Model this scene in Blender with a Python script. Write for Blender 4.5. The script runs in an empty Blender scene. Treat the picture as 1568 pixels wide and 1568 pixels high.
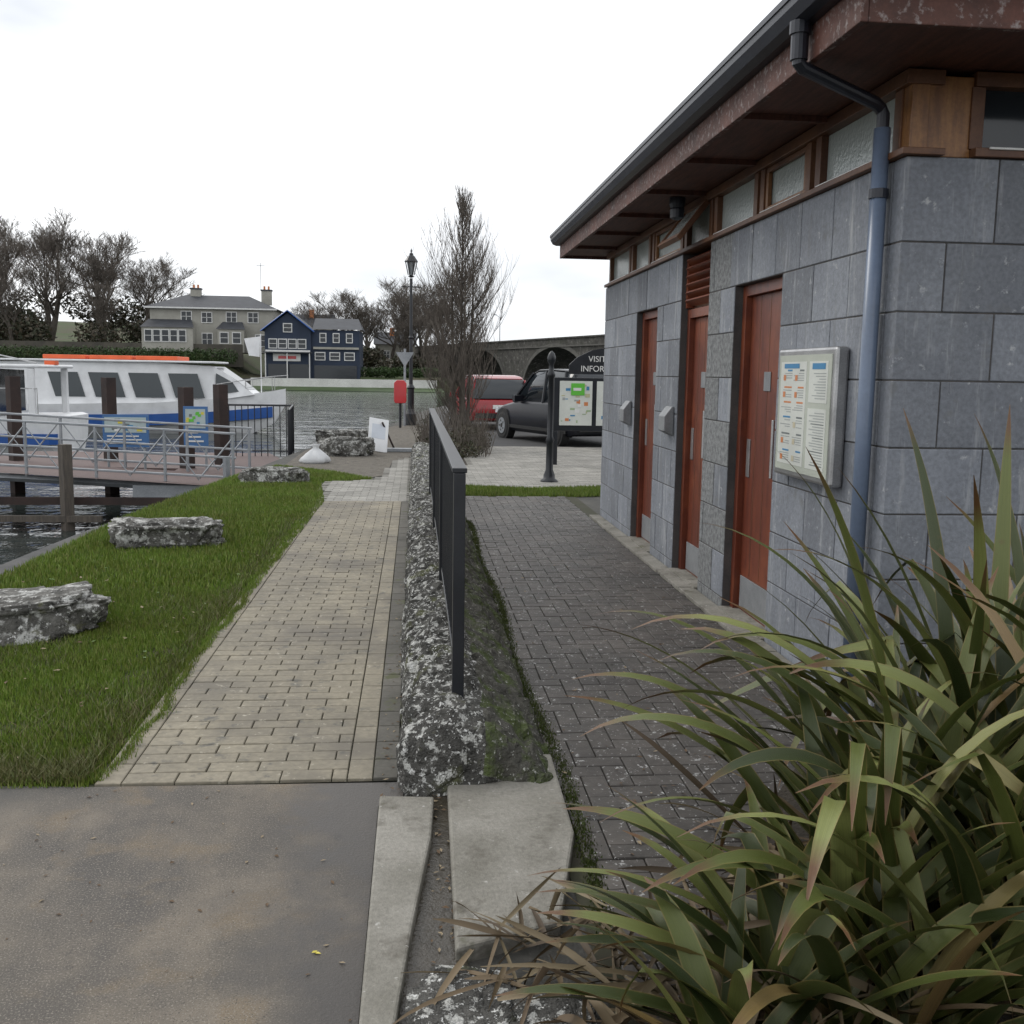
import bpy, math, random
import numpy as np
from mathutils import Vector, Matrix, noise
random.seed(7); rng=np.random.default_rng(7)
S=bpy.context.scene
S.view_settings.view_transform='Standard'; S.view_settings.look='None'; S.view_settings.exposure=0
U=random.uniform
# ---------------------------------------------------------------- materials
def newmat(name):
    m=bpy.data.materials.new(name); m.use_nodes=True
    nt=m.node_tree; b=nt.nodes['Principled BSDF']; return m,nt,b
def rgb(c): return (c[0],c[1],c[2],1)
def N(nt,t,**k):
    n=nt.nodes.new(t)
    for a,v in k.items(): setattr(n,a,v)
    return n
def coords(nt):
    return N(nt,'ShaderNodeTexCoord').outputs['Object']
def noisetex(nt,scale,detail=4,rough=.6,co=None,stretch=None):
    n=N(nt,'ShaderNodeTexNoise'); n.inputs['Scale'].default_value=scale; n.inputs['Detail'].default_value=detail; n.inputs['Roughness'].default_value=rough
    c=co if co is not None else coords(nt)
    if stretch:
        mp=N(nt,'ShaderNodeMapping'); mp.inputs['Scale'].default_value=stretch; nt.links.new(c,mp.inputs[0]); c=mp.outputs[0]
    nt.links.new(c,n.inputs['Vector']); return n.outputs['Fac']
def ramp(nt,inp,a,b,c1=(0,0,0),c2=(1,1,1)):
    r=N(nt,'ShaderNodeValToRGB'); e=r.color_ramp.elements; e[0].position=a; e[1].position=b; e[0].color=rgb(c1); e[1].color=rgb(c2)
    nt.links.new(inp,r.inputs[0]); return r.outputs[0]
def mapr(nt,inp,a,b):
    m=N(nt,'ShaderNodeMapRange'); m.inputs[1].default_value=a; m.inputs[2].default_value=b; nt.links.new(inp,m.inputs[0]); return m.outputs[0]
def mix(nt,fac,a,b,mode='MIX'):
    m=N(nt,'ShaderNodeMix',data_type='RGBA',blend_type=mode)
    for s,v in ((m.inputs[0],fac),(m.inputs[6],a),(m.inputs[7],b)):
        if hasattr(v,'is_linked'): nt.links.new(v,s)
        elif isinstance(v,(int,float)): s.default_value=v
        else: s.default_value=rgb(v)
    return m.outputs[2]
def bump(nt,b,h,strength=.3,dist=.01):
    bm=N(nt,'ShaderNodeBump'); bm.inputs['Strength'].default_value=strength; bm.inputs['Distance'].default_value=dist
    nt.links.new(h,bm.inputs['Height']); nt.links.new(bm.outputs[0],b.inputs['Normal'])
def mathn(nt,op,a,b):
    m=N(nt,'ShaderNodeMath',operation=op)
    for s,v in ((m.inputs[0],a),(m.inputs[1],b)):
        if isinstance(v,(int,float)): s.default_value=v
        else: nt.links.new(v,s)
    return m.outputs[0]
def M(name,c1,c2=None,scale=3,rough=.8,bs=.3,bscale=40,bd=.01,metal=0,spots=(),island=0,fine=.25,stretch=None,spec=.5,coat=0):
    """noise blended surface; spots = (colour, scale, lo, hi[, stretch])"""
    m,nt,b=newmat(name)
    b.inputs['Roughness'].default_value=rough; b.inputs['Metallic'].default_value=metal; b.inputs['Specular IOR Level'].default_value=spec
    b.inputs['Coat Weight'].default_value=coat
    if c2 is None: c2=tuple(x*.8 for x in c1)
    co=coords(nt)
    col=mix(nt,ramp(nt,noisetex(nt,scale,co=co,stretch=stretch),.35,.65),c1,c2)
    if fine:
        f=ramp(nt,noisetex(nt,scale*23,2,co=co),.3,.7,(1-fine,)*3,(1,1,1))
        col=mix(nt,1.0,col,f,'MULTIPLY')
    if island:
        g=N(nt,'ShaderNodeNewGeometry').outputs['Random Per Island']
        rr=ramp(nt,g,0,1,(1-island,)*3,(1,1,1)); col=mix(nt,1.0,col,rr,'MULTIPLY')
    for sp in spots:
        sc,s,lo,hi=sp[:4]
        col=mix(nt,ramp(nt,noisetex(nt,s,4,.7,co=co,stretch=sp[4] if len(sp)>4 else None),lo,hi),col,sc)
    nt.links.new(col,b.inputs['Base Color'])
    if bs: bump(nt,b,noisetex(nt,bscale,3,.7,co=co),bs,bd)
    return m
def simple(name,c,rough=.5,metal=0,coat=0):
    return M(name,c,tuple(x*.85 for x in c),scale=2,rough=rough,metal=metal,bs=0,fine=.06,coat=coat)
stone=M('blue_limestone',(.29,.31,.345),(.225,.242,.275),scale=2.2,rough=.8,bs=.4,bscale=80,bd=.005,island=.34,fine=.28,spots=[((.42,.43,.44),16,.62,.74),((.15,.155,.16),5,.59,.74),((.38,.39,.40),2.5,.56,.75,(5,5,.5)),((.17,.175,.18),1.3,.6,.75,(4,4,.4))])
stone_rough=M('speckled_limestone',(.30,.31,.31),(.14,.145,.15),scale=30,rough=.85,bs=.6,bscale=70,bd=.01,island=.15)
mortar=M('mortar',(.06,.06,.06),(.10,.09,.085),scale=5,bs=0)
wood=M('red_door_timber',(.17,.042,.02),(.11,.026,.014),scale=2,rough=.38,bs=.1,bscale=8,stretch=(12,12,1),fine=.15,spots=[((.24,.065,.025),1.2,.5,.7)])
frame_wood=M('timber_frame',(.18,.08,.035),(.095,.038,.02),scale=3,rough=.5,bs=.1)
orange_wood=M('varnished_timber',(.36,.17,.055),(.19,.08,.03),scale=2.5,rough=.4,stretch=(8,8,1),bs=.1)
soffit=M('soffit_timber',(.13,.048,.032),(.07,.028,.02),scale=4,rough=.7,bs=.2,stretch=(10,1,1))
fascia_m=M('stained_fascia',(.135,.052,.036),(.065,.028,.021),scale=3,rough=.7,bs=.3,spots=[((.27,.23,.22),26,.54,.68)])
gutter_m=M('gutter_metal',(.022,.026,.038),(.016,.018,.028),scale=4,rough=.4,bs=0)
pipe_m=M('downpipe_paint_reflection',(.15,.195,.28),(.12,.155,.22),scale=2,rough=.3,bs=0,fine=.1)  # dark slate-blue pipe, base colour lightened to include its blue-grey reflection
steel=M('stainless',(.55,.55,.55),(.4,.4,.4),scale=6,rough=.35,metal=.8,bs=0)
fitgrey=M('grey_fitting',(.30,.31,.32),(.22,.23,.24),scale=6,rough=.5,metal=.2,bs=0)
galv=M('galvanised',(.38,.40,.42),(.28,.30,.32),scale=4,rough=.5,metal=.4,bs=0)
blackp=M('black_paint',(.010,.012,.016),(.018,.02,.025),scale=5,rough=.35,bs=0)
roofm=M('slate',(.055,.06,.07),(.04,.042,.05),scale=1,rough=.6,bs=0)
def glassm(name,c,rough,wr):
    m,nt,b=newmat(name); b.inputs['Base Color'].default_value=rgb(c); b.inputs['Roughness'].default_value=rough
    bump(nt,b,noisetex(nt,wr,2),.35,.01); return m
frost=glassm('obscure_glass',(.38,.42,.41),.15,45)
darkglass=glassm('dark_glass',(.02,.025,.03),.08,2)
cabinglass=glassm('tinted_glass',(.045,.055,.06),.15,2)
white=simple('white_gelcoat',(.78,.79,.80),.3)
whitep=simple('white_paint',(.74,.74,.72),.5)
blue=simple('blue_paint',(.02,.09,.33),.35)
blue2=simple('blue_sign',(.06,.16,.36),.4)
orange=simple('orange_canvas',(.75,.13,.04),.6)
red=simple('red_paint',(.55,.02,.025),.3,coat=.5)
yellow=simple('yellow_paint',(.65,.55,.08),.5)
green_p=simple('green_print',(.12,.5,.05),.5)
rubber=simple('rubber',(.02,.02,.02),.85)
brownpile=M('pile_timber',(.05,.03,.025),(.03,.02,.018),scale=4,rough=.8,bs=0)
greypile=M('weathered_timber',(.13,.11,.09),(.08,.07,.06),scale=4,rough=.9,bs=.3,stretch=(8,8,1))
deckm=M('jetty_deck',(.15,.095,.085),(.10,.07,.065),scale=3,rough=.7,stretch=(1,10,1))
concrete_pale=M('pale_concrete',(.31,.295,.26),(.20,.19,.16),scale=2.6,rough=.85,bs=.5,bscale=80,spots=[((.12,.11,.09),6,.52,.68),((.42,.41,.38),25,.64,.72),((.10,.11,.05),3,.62,.74)])
wallrock=M('lichen_stone',(.10,.097,.088),(.035,.034,.03),scale=9,rough=.95,bs=1,bscale=26,bd=.04,spots=[((.085,.09,.04),3.5,.55,.66),((.42,.42,.395),19,.54,.60),((.60,.60,.58),48,.59,.63),((.02,.02,.018),15,.62,.68)])
wallmoss=M('mossy_stone',(.11,.105,.088),(.05,.048,.04),scale=8,rough=.95,bs=1,bscale=26,bd=.03,spots=[((.06,.08,.022),5,.47,.60),((.34,.34,.31),48,.61,.65)])
rockm=M('boulder_limestone',(.17,.165,.15),(.055,.053,.048),scale=7,rough=.95,bs=1,bscale=14,bd=.04,spots=[((.40,.40,.38),9,.51,.60),((.58,.58,.56),24,.59,.64),((.025,.025,.022),13,.60,.66),((.09,.09,.045),4,.62,.7)])
soil=M('soil',(.05,.04,.028),(.03,.025,.018),scale=5,rough=1,bs=.8,bscale=40,bd=.02)
# ---------------------------------------------------------------- mesh builder
class MB:
    def __init__(s): s.v=[];s.f=[];s.m=[];s.mats=[]
    def mi(s,mat):
        if mat not in s.mats: s.mats.append(mat)
        return s.mats.index(mat)
    def add(s,vs,fs,mat):
        o=len(s.v); s.v+= [tuple(p) for p in vs]; i=s.mi(mat)
        for f in fs: s.f.append([a+o for a in f]); s.m.append(i)
    def box(s,x0,x1,y0,y1,z0,z1,mat,R=None):
        vs=[(x,y,z) for x in(x0,x1) for y in(y0,y1) for z in(z0,z1)]
        if R is not None: vs=[R@Vector(p) for p in vs]
        s.add(vs,[(0,1,3,2),(4,6,7,5),(0,4,5,1),(2,3,7,6),(0,2,6,4),(1,5,7,3)],mat)
    def prism(s,poly,a,b,mat,fn=lambda u,v,w:(u,v,w)):
        n=len(poly)
        vs=[fn(p[0],p[1],a) for p in poly]+[fn(p[0],p[1],b) for p in poly]
        fs=[list(range(n))[::-1],list(range(n,2*n))]+[[i,(i+1)%n,n+(i+1)%n,n+i] for i in range(n)]
        s.add(vs,fs,mat)
    def tube(s,pts,r,n,mat):
        pts=[Vector(p) for p in pts]
        if not hasattr(r,'__len__'): r=[r]*len(pts)
        vs=[];fs=[]
        for i,p in enumerate(pts):
            d=(pts[min(i+1,len(pts)-1)]-pts[max(i-1,0)]).normalized()
            u=d.cross(Vector((0,0,1)) if abs(d.z)<.9 else Vector((1,0,0))).normalized(); w=d.cross(u)
            for k in range(n):
                a=2*math.pi*k/n; vs.append(p+(u*math.cos(a)+w*math.sin(a))*r[i])
        for i in range(len(pts)-1):
            for k in range(n):
                fs.append((i*n+k,i*n+(k+1)%n,(i+1)*n+(k+1)%n,(i+1)*n+k))
        if n>3: fs+=[list(range(n))[::-1],[ (len(pts)-1)*n+k for k in range(n)]]
        s.add(vs,fs,mat)
    def lathe(s,cx,cy,prof,n,mat):
        s.tube([(cx,cy,z) for r,z in prof],[r for r,z in prof],n,mat)
    def loft(s,secs,mat,cap=True):
        n=len(secs[0]); vs=[p for q in secs for p in q]; fs=[]
        for i in range(len(secs)-1):
            for k in range(n): fs.append((i*n+k,i*n+(k+1)%n,(i+1)*n+(k+1)%n,(i+1)*n+k))
        if cap: fs+=[list(range(n))[::-1],[(len(secs)-1)*n+k for k in range(n)]]
        s.add(vs,fs,mat)
    def obj(s,name,parent=None,smooth=False,bevel=0,loc=None,rotz=0):
        me=bpy.data.meshes.new(name); me.from_pydata(s.v,[],s.f)
        for m in s.mats: me.materials.append(m)
        me.polygons.foreach_set('material_index',s.m)
        if smooth: me.polygons.foreach_set('use_smooth',[True]*len(s.f))
        me.update(); o=bpy.data.objects.new(name,me); S.collection.objects.link(o)
        if bevel:
            b=o.modifiers.new('bevel','BEVEL'); b.width=bevel; b.segments=2; b.limit_method='ANGLE'
        if parent: o.parent=parent
        if loc: o.location=loc
        if rotz: o.rotation_euler=(0,0,rotz)
        return o
def root(name,loc=(0,0,0),rotz=0):
    e=bpy.data.objects.new(name,None); S.collection.objects.link(e); e.location=loc; e.rotation_euler=(0,0,rotz); e.empty_display_size=.1; return e
def sheet(name,poly,z,mat):
    b=MB(); b.add([(x,y,z) for x,y in poly],[list(range(len(poly)))],mat); return b.obj(name)
# ---------------------------------------------------------------- camera, world, sun
cam=bpy.data.cameras.new('camera'); co=bpy.data.objects.new('camera',cam); S.collection.objects.link(co); S.camera=co
cam.lens=36; cam.sensor_width=36; cam.clip_end=6000; cam.clip_start=.05
co.matrix_world=Matrix.Translation((0,0,1.6))@Matrix.Rotation(-math.radians(5.49),4,'Z')@Matrix.Rotation(math.radians(90-7.66),4,'X')@Matrix.Rotation(.016,4,'Z')
SE,SR=math.radians(42),math.radians(-50)
w=bpy.data.worlds.new('World'); S.world=w; w.use_nodes=True; nt=w.node_tree; bg=nt.nodes['Background']
sky=N(nt,'ShaderNodeTexSky',sky_type='NISHITA'); sky.sun_disc=False; sky.sun_elevation=SE; sky.sun_rotation=SR
cc=N(nt,'ShaderNodeTexCoord').outputs['Generated']
cl=ramp(nt,noisetex(nt,2.2,5,.55,co=cc,stretch=(1,1,2.6)),.34,.58,(.62,.645,.68),(.975,.985,1.0))
clm=mix(nt,1.0,cl,(14.6,14.6,14.6),'MULTIPLY')
sk=mix(nt,.93,sky.outputs[0],clm); nt.links.new(sk,bg.inputs['Color']); bg.inputs['Strength'].default_value=.1
sl=bpy.data.lights.new('sun','SUN'); sl.energy=1.1; sl.angle=math.radians(24); sl.color=(1,.96,.9)
so=bpy.data.objects.new('sun',sl); S.collection.objects.link(so)
d=Vector((math.sin(SR)*math.cos(SE),math.cos(SR)*math.cos(SE),math.sin(SE))); so.rotation_euler=d.to_track_quat('Z','Y').to_euler()
# ---------------------------------------------------------------- ground
gm=M('bank_earth',(.06,.06,.035),(.04,.045,.025),scale=.3,rough=1,bs=0)
sheet('ground',[(-3000,-400),(3000,-400),(3000,4000),(-3000,4000)],-2.2,gm)
wm,nt_,b_=newmat('river_water'); b_.inputs['Base Color'].default_value=(.03,.037,.035,1); b_.inputs['Roughness'].default_value=.06; b_.inputs['IOR'].default_value=1.33
c_=coords(nt_); h1=noisetex(nt_,2.6,3,.6,co=c_,stretch=(1,.6,1)); h2=noisetex(nt_,.5,3,.55,co=c_,stretch=(.35,1,1))
bump(nt_,b_,mathn(nt_,'ADD',mathn(nt_,'MULTIPLY',h1,.4),mathn(nt_,'MULTIPLY',h2,1.6)),.45,.14)
sheet('river_water',[(-900,-300),(900,-300),(900,1500),(-900,1500)],-1,wm)
b=MB(); shore=[(-3.15,-10),(-3.15,8),(-3.1,11.4),(-2.7,15.7),(-2.3,21),(-.7,32),(.5,45),(6,80),(18,112),(80,125),(80,-10)]
b.prism(shore,-2.1,0,M('quay_stone',(.09,.085,.075),(.05,.05,.045),scale=2,rough=.9,bs=.6,bscale=12,bd=.03)); b.obj('near_bank_ground')
b=MB(); b.prism([(-3.95,-8),(-3.9,8),(-3.7,11.5),(-3.25,15.7),(-3.0,17),(-2.7,15.7),(-3.05,11.4),(-3.12,8),(-3.12,-8)],-2.1,-.22,M('quay_ledge',(.08,.078,.075),(.045,.045,.045),scale=3,rough=.8,bs=.5)); b.obj('quay_ledge')
# concrete apron in the foreground
cm,nt,bb=newmat('worn_concrete'); c=coords(nt)
base=mix(nt,ramp(nt,noisetex(nt,1.5,5,.65,co=c),.42,.60),(.19,.163,.13),(.115,.103,.088))
base=mix(nt,ramp(nt,noisetex(nt,.8,5,.6,co=c,stretch=(1.6,1,1)),.46,.62),base,(.092,.085,.078))
base=mix(nt,ramp(nt,noisetex(nt,3.4,4,.6,co=c),.54,.70),base,(.175,.138,.095))
base=mix(nt,ramp(nt,noisetex(nt,9,4,.7,co=c),.62,.70),base,(.085,.078,.07))
base=mix(nt,ramp(nt,noisetex(nt,170,2,.6,co=c),.54,.70),base,(.26,.235,.20))
base=mix(nt,ramp(nt,noisetex(nt,230,2,.6,co=c),.60,.68),base,(.06,.055,.05))
sx=N(nt,'ShaderNodeSeparateXYZ'); nt.links.new(c,sx.inputs[0])
wet=mathn(nt,'ADD',sx.outputs[0],mathn(nt,'MULTIPLY',noisetex(nt,1.9,5,.65,co=c),1.3))
wetf=mapr(nt,wet,.08,.42)
dk=mapr(nt,mathn(nt,'ADD',mathn(nt,'SUBTRACT',sx.outputs[1],mathn(nt,'MULTIPLY',sx.outputs[0],.75)),mathn(nt,'MULTIPLY',noisetex(nt,2.1,4,co=c),.5)),4.75,5.3)
base=mix(nt,mathn(nt,'MULTIPLY',wetf,.85),base,(.052,.047,.043)); base=mix(nt,mathn(nt,'MULTIPLY',dk,.7),base,(.075,.076,.075))
nt.links.new(base,bb.inputs['Base Color']); bb.inputs['Specular IOR Level'].default_value=.3
nt.links.new(mathn(nt,'SUBTRACT',.85,mathn(nt,'MULTIPLY',wetf,.45)),bb.inputs['Roughness'])
bump(nt,bb,noisetex(nt,120,3,.7,co=c),.5,.004)
sheet('concrete_pavement',[(-6,-3),(-.15,-3),(-.13,3.63),(-.04,3.66),(-.04,3.85),(-1.24,3.87),(-1.6,3.9),(-6,3.9)],.012,cm)
# lawn soil sheets
gs=M('lawn_soil',(.05,.075,.016),(.05,.048,.018),scale=3,rough=1,bs=.6)
lawn=[(-3.15,3.9),(-1.2,3.88),(-1.16,5),(-1.13,9),(-1.09,12.6),(-1.3,14.9),(-.9,15.2),(-1.3,16.5),(-2.3,17.5),(-2.72,15.7),(-3.1,11.4)]
sheet('lawn_ground',lawn,.004,gs)
# pavers
pav_l=M('beige_pavers',(.31,.275,.205),(.24,.215,.165),scale=1.6,rough=.8,bs=.4,bscale=90,bd=.004,island=.17,fine=.25,spots=[((.145,.13,.105),1.1,.48,.66),((.11,.105,.09),9,.58,.70),((.40,.37,.30),22,.62,.72)])
pav_e=M('edge_pavers',(.15,.14,.12),(.10,.095,.08),scale=1.6,rough=.85,bs=.4,bscale=90,bd=.004,island=.2,fine=.25,spots=[((.08,.085,.04),6,.58,.68)])
pav_r=M('grey_pavers',(.125,.112,.10),(.075,.068,.062),scale=1.1,rough=.6,bs=.4,bscale=90,bd=.004,island=.28,fine=.3,spec=.35,spots=[((.052,.049,.045),1.6,.48,.66),((.36,.36,.35),26,.62,.66),((.48,.48,.47),55,.635,.675)])
pav_w=M('pale_pavers',(.38,.365,.33),(.29,.28,.25),scale=1.5,rough=.8,bs=.3,bscale=80,island=.3)
joint=M('sandy_joint',(.055,.05,.035),(.04,.045,.02),scale=4,rough=1,bs=0)
def paver(b,x0,x1,y0,y1,mat,z=.006,top=.02):
    g=.0024; x0+=g;x1-=g;y0+=g;y1-=g; t=top+U(-.0016,.0016); e=.003
    tx=U(-.0011,.0011);ty=U(-.0011,.0011)
    vs=[(x0,y0,z),(x1,y0,z),(x1,y1,z),(x0,y1,z),(x0,y0,t-e),(x1,y0,t-e),(x1,y1,t-e),(x0,y1,t-e),(x0+e,y0+e,t+tx),(x1-e,y0+e,t+ty),(x1-e,y1-e,t-tx),(x0+e,y1-e,t-ty)]
    fs=[(0,1,5,4),(1,2,6,5),(2,3,7,6),(3,0,4,7),(4,5,9,8),(5,6,10,9),(6,7,11,10),(7,4,8,11),(8,9,10,11)]
    b.add(vs,fs,mat)
pr=root('brick_footpath')
b=MB(); b.add([(x,y,.006) for x,y in [(-1.24,3.88),(-.03,3.88),(-.03,12.63),(-1.09,12.63)]],[(0,1,2,3)],joint); b.obj('bed',pr)
b=MB(); y=3.88; i=0
while y<12.6:
    xl=-1.12
    x=xl-(.1 if i%2 else 0)
    while x<-.27: 
        a=max(x,xl); c1=min(x+.2,-.26)
        if c1-a>.03: paver(b,a,c1,y,y+.1,pav_l)
        x+=.2
    y+=.1;i+=1
y=3.88
while y<12.5:
    paver(b,-1.22,-1.12,y,y+.2,pav_l); paver(b,-.26,-.16,y,y+.2,pav_l); paver(b,-.16,-.06,y,y+.2,pav_e); y+=.2
b.obj('pavers',pr)
pr=root('grey_paved_path')
b=MB(); b.add([(x,y,.006) for x,y in [(.5,2.2),(2.4,2.2),(2.12,4.6),(2.12,13.3),(.5,13.3)]],[(0,1,2,3,4)],joint); b.obj('bed',pr)
b=MB(); W=.1
for i in range(-1,17):
    for j in range(-1,112):
        x=.56+i*W; yy=2.25+j*W; c=(i-j)%4
        if c==0: q=(x,x+2*W,yy,yy+W)
        elif c==2: q=(x,x+W,yy-W,yy+W)
        else: continue
        q=(max(q[0],.56),min(q[1],1.97),q[2],q[3])
        if q[1]-q[0]<.04 or q[3]>13.3: continue
        paver(b,*q,pav_r)
b.obj('pavers',pr)
b=MB()
y=4.4
while y<11.3: 
    b.box(1.975,2.095,y+.004,min(y+.6,11.4)-.004,.0,.035+U(-.002,.002),concrete_pale); y+=.6
b.obj('threshold_kerb',None,bevel=.004)
# pale apron beyond
pr=root('pale_paved_apron')
def inpoly(x,y,P):
    c=False;j=len(P)-1
    for i in range(len(P)):
        if (P[i][1]>y)!=(P[j][1]>y) and x<(P[j][0]-P[i][0])*(y-P[i][1])/(P[j][1]-P[i][1])+P[i][0]: c=not c
        j=i
    return c
ap=[(-1.09,12.64),(-.03,12.64),(-.03,19.6),(-.36,18.5),(-.42,16.5),(-.55,15.3),(-1.3,14.9)]
ap2=[(.62,14.6),(1.6,14.3),(2.9,14.6),(8,15),(8,22.5),(.9,22.5),(1.0,18),(.62,17)]
for P in (ap,ap2):
    b=MB(); b.add([(x,y,.006) for x,y in P],[list(range(len(P)))],joint)
    xs=[p[0] for p in P]; ys=[p[1] for p in P]; j=0; y=min(ys)
    while y<max(ys):
        x=min(xs)-(.1 if j%2 else 0)
        while x<max(xs):
            if inpoly(x+.1,y+.05,P): paver(b,x,x+.2,y,y+.1,pav_w)
            x+=.2
        y+=.1;j+=1
    b.obj('pavers',pr)
asph=M('asphalt',(.06,.06,.06),(.045,.045,.047),scale=1,rough=.9,bs=0)
sheet('car_park_road',[(1.2,22.6),(9,22.6),(60,22.6),(60,100),(20,100),(6,70),(1,42),(.2,33)],.01,asph)
gravel=M('gravel',(.19,.17,.14),(.11,.10,.085),scale=8,rough=1,bs=1,bscale=50,bd=.02)
sheet('gravel_ground',[(-2.2,17.6),(-1.3,16.6),(-.9,15.3),(-.45,16),(-.4,18.5),(-.05,19.6),(.4,20),(.1,32),(-.6,31),(-2.2,21)],.009,gravel)
sheet('verge_ground',[(.6,13.3),(2.2,13.3),(4,13.8),(4,14.4),(2.9,14.5),(1.6,14.2),(.62,14.5)],.008,gs)
sheet('planting_bed_soil',[(.9,1.0),(4,1.0),(4,4.38),(2.1,4.38),(1.7,4.1),(1.1,3.2)],.024,soil)
sheet('shrub_bed_soil',[(.05,17),(.95,17),(1.0,18),(.9,23),(.2,24),(-.05,19.6)],.012,soil)
# kerbs / slabs by wall end
b=MB(); b.prism([(-.13,2.2),(-.05,2.2),(.0,2.75),(.06,3.3),(.075,3.62),(-.125,3.64)],-.02,.05,concrete_pale); b.obj('kerb_stone',bevel=.008)
b=MB(); b.prism([(.115,2.6),(.42,2.72),(.55,3.3),(.565,4.03),(.13,3.99)],-.02,.05,concrete_pale); b.obj('concrete_slab',bevel=.01)
sheet('drain_channel',[(-.06,2.2),(.15,2.2),(.14,4.0),(.05,4.0)],.014,M('wet_silt',(.04,.033,.022),(.06,.05,.035),scale=10,rough=.3,bs=.6))
# ---------------------------------------------------------------- stone wall
def nz(x,y,z,s=1): return noise.noise(Vector((x*s,y*s,z*s)))
prof=[(-.05,0),(-.055,.08),(-.045,.16),(-.02,.225),(.03,.265),(.09,.285),(.15,.295),(.21,.29),(.26,.27),(.31,.235),(.36,.20),(.41,.165),(.46,.125),(.51,.08),(.55,.03),(.57,-.01)]
P2=[]
for i in range(len(prof)-1):
    for t in (0,.33,.66): P2.append((prof[i][0]*(1-t)+prof[i+1][0]*t,prof[i][1]*(1-t)+prof[i+1][1]*t))
P2.append(prof[-1])
b=MB(); ys=list(np.arange(3.72,9,.02))+list(np.arange(9,19.6,.06)); vs=[];n=len(P2)
for k,y in enumerate(ys):
    endf=min(1,max(0,(y-3.72)/.16)); es=math.sqrt(1-(1-endf)**2)
    for i,(x,z) in enumerate(P2):
        d=nz(x,y,z,6)*.035+nz(x,y,z,17)*.024+nz(x,y,z,40)*.012
        sp=(y+nz(0,y,0,2)*.35+nz(x,0,z,5)*.06)/.19
        fr=abs(sp-round(sp)); crack=-.035*max(0,.12-fr)/.12
        if x>.24:
            q=(z*1.0+y*.35+x*.3+nz(x,y,z,3)*.18)/.085; fq=q-math.floor(q); crack=.022*(fq-.5)-.014*max(0,.12-abs(fq-.0))/.12; d*=.6
        cx=.2; zz=z*(.35+.65*es)+ (d+crack)*(1 if z>.02 else .2)
        yo=nz(x,0,z,9)*.06*(1-es)
        vs.append((cx+(x-cx)*(.86+.14*es)+(d+crack*.6)*.8*(-1 if x<.2 else 1)*.8,y+yo,max(zz,-.02)))
fs=[];mm=[]
for k in range(len(ys)-1):
    for i in range(n-1):
        a=k*n+i; fs.append((a,a+n,a+n+1,a+1)); mm.append(0 if P2[i][0]<.27 else 1)
b.v=vs;b.f=fs;b.m=mm;b.mats=[wallrock,wallmoss]
b.f.append([i for i in range(n)]); b.m.append(0)
b.obj('stone_boundary_wall')
# ---------------------------------------------------------------- railing
r=root('metal_railing'); b=MB(); X=.18
b.box(X-.03,X+.03,4.08,11.1,1.205,1.225,blackp); b.box(X-.012,X+.012,4.12,11.1,.36,.385,blackp)
for y in (4.1,6.4,8.7,11.05): b.box(X-.024,X+.024,y-.024,y+.024,.2,1.204,blackp)
b.obj('rails_and_posts',r,bevel=.003)
b=MB(); y=4.22
while y<11:
    b.box(X-.007,X+.007,y-.007,y+.007,.384,1.206,blackp); y+=.125
b.obj('balusters',r)
# ---------------------------------------------------------------- building
B=root('stone_toilet_block')
rows=[(0,.1),(.1,.4),(.4,.7),(.7,1.0),(1.0,1.3),(1.3,1.6),(1.6,1.9),(1.9,2.2),(2.2,2.56)]
def blocks(lo,hi,openings,put,back,off=0,L=.42):
    for k,(z0,z1) in enumerate(rows):
        segs=[(lo,hi)]
        for (a,c,za,zb) in openings:
            if za<z1-.02 and zb>z0+.02:
                ns=[]
                for s in segs:
                    if c<=s[0] or a>=s[1]: ns.append(s); continue
                    if a>s[0]: ns.append((s[0],a))
                    if c<s[1]: ns.append((c,s[1]))
                segs=ns
        for (s0,s1) in segs:
            back(s0,s1,z0,z1)
            cuts=[s0]; x=math.floor((s0-off)/L)*L+off+(L/2 if k%2 else 0)
            while x<s1:
                if x>s0+.1 and x<s1-.1: cuts.append(x+U(-.03,.03))
                x+=L
            cuts.append(s1)
            for a,c in zip(cuts,cuts[1:]): put(a+.0035,c-.0035,z0+.0035,z1-.0035)
ops=[(8.91,9.76,0,2.2),(7.34,8.12,0,2.56),(5.85,6.73,0,2.2)]
b=MB(); bk=MB()
blocks(4.51,11.32,ops,lambda a,c,z0,z1:b.box(2.1+U(0,.004),2.22,a,c,z0,z1,stone_rough if (6.95<(a+c)/2<7.34) else stone),lambda a,c,z0,z1:bk.box(2.108,2.3,a+.002,c-.002,z0,z1,mortar),off=.1)
blocks(2.1,9,[],lambda a,c,z0,z1:b.box(a,c,4.39+U(0,.004),4.508,z0,z1,stone),lambda a,c,z0,z1:bk.box(a+.008,c,4.398,4.5,z0,z1,mortar),off=.02)
blocks(2.1,9,[],lambda a,c,z0,z1:b.box(a,c,11.322,11.42,z0,z1,stone),lambda a,c,z0,z1:bk.box(a+.008,c,11.325,11.41,z0,z1,mortar),off=.02)
b.obj('stone_blocks',B,bevel=.004); bk.obj('mortar_backing',B)
b=MB(); b.box(2.32,8.9,4.6,11.3,0,2.9,mortar); b.obj('core',B)
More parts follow.
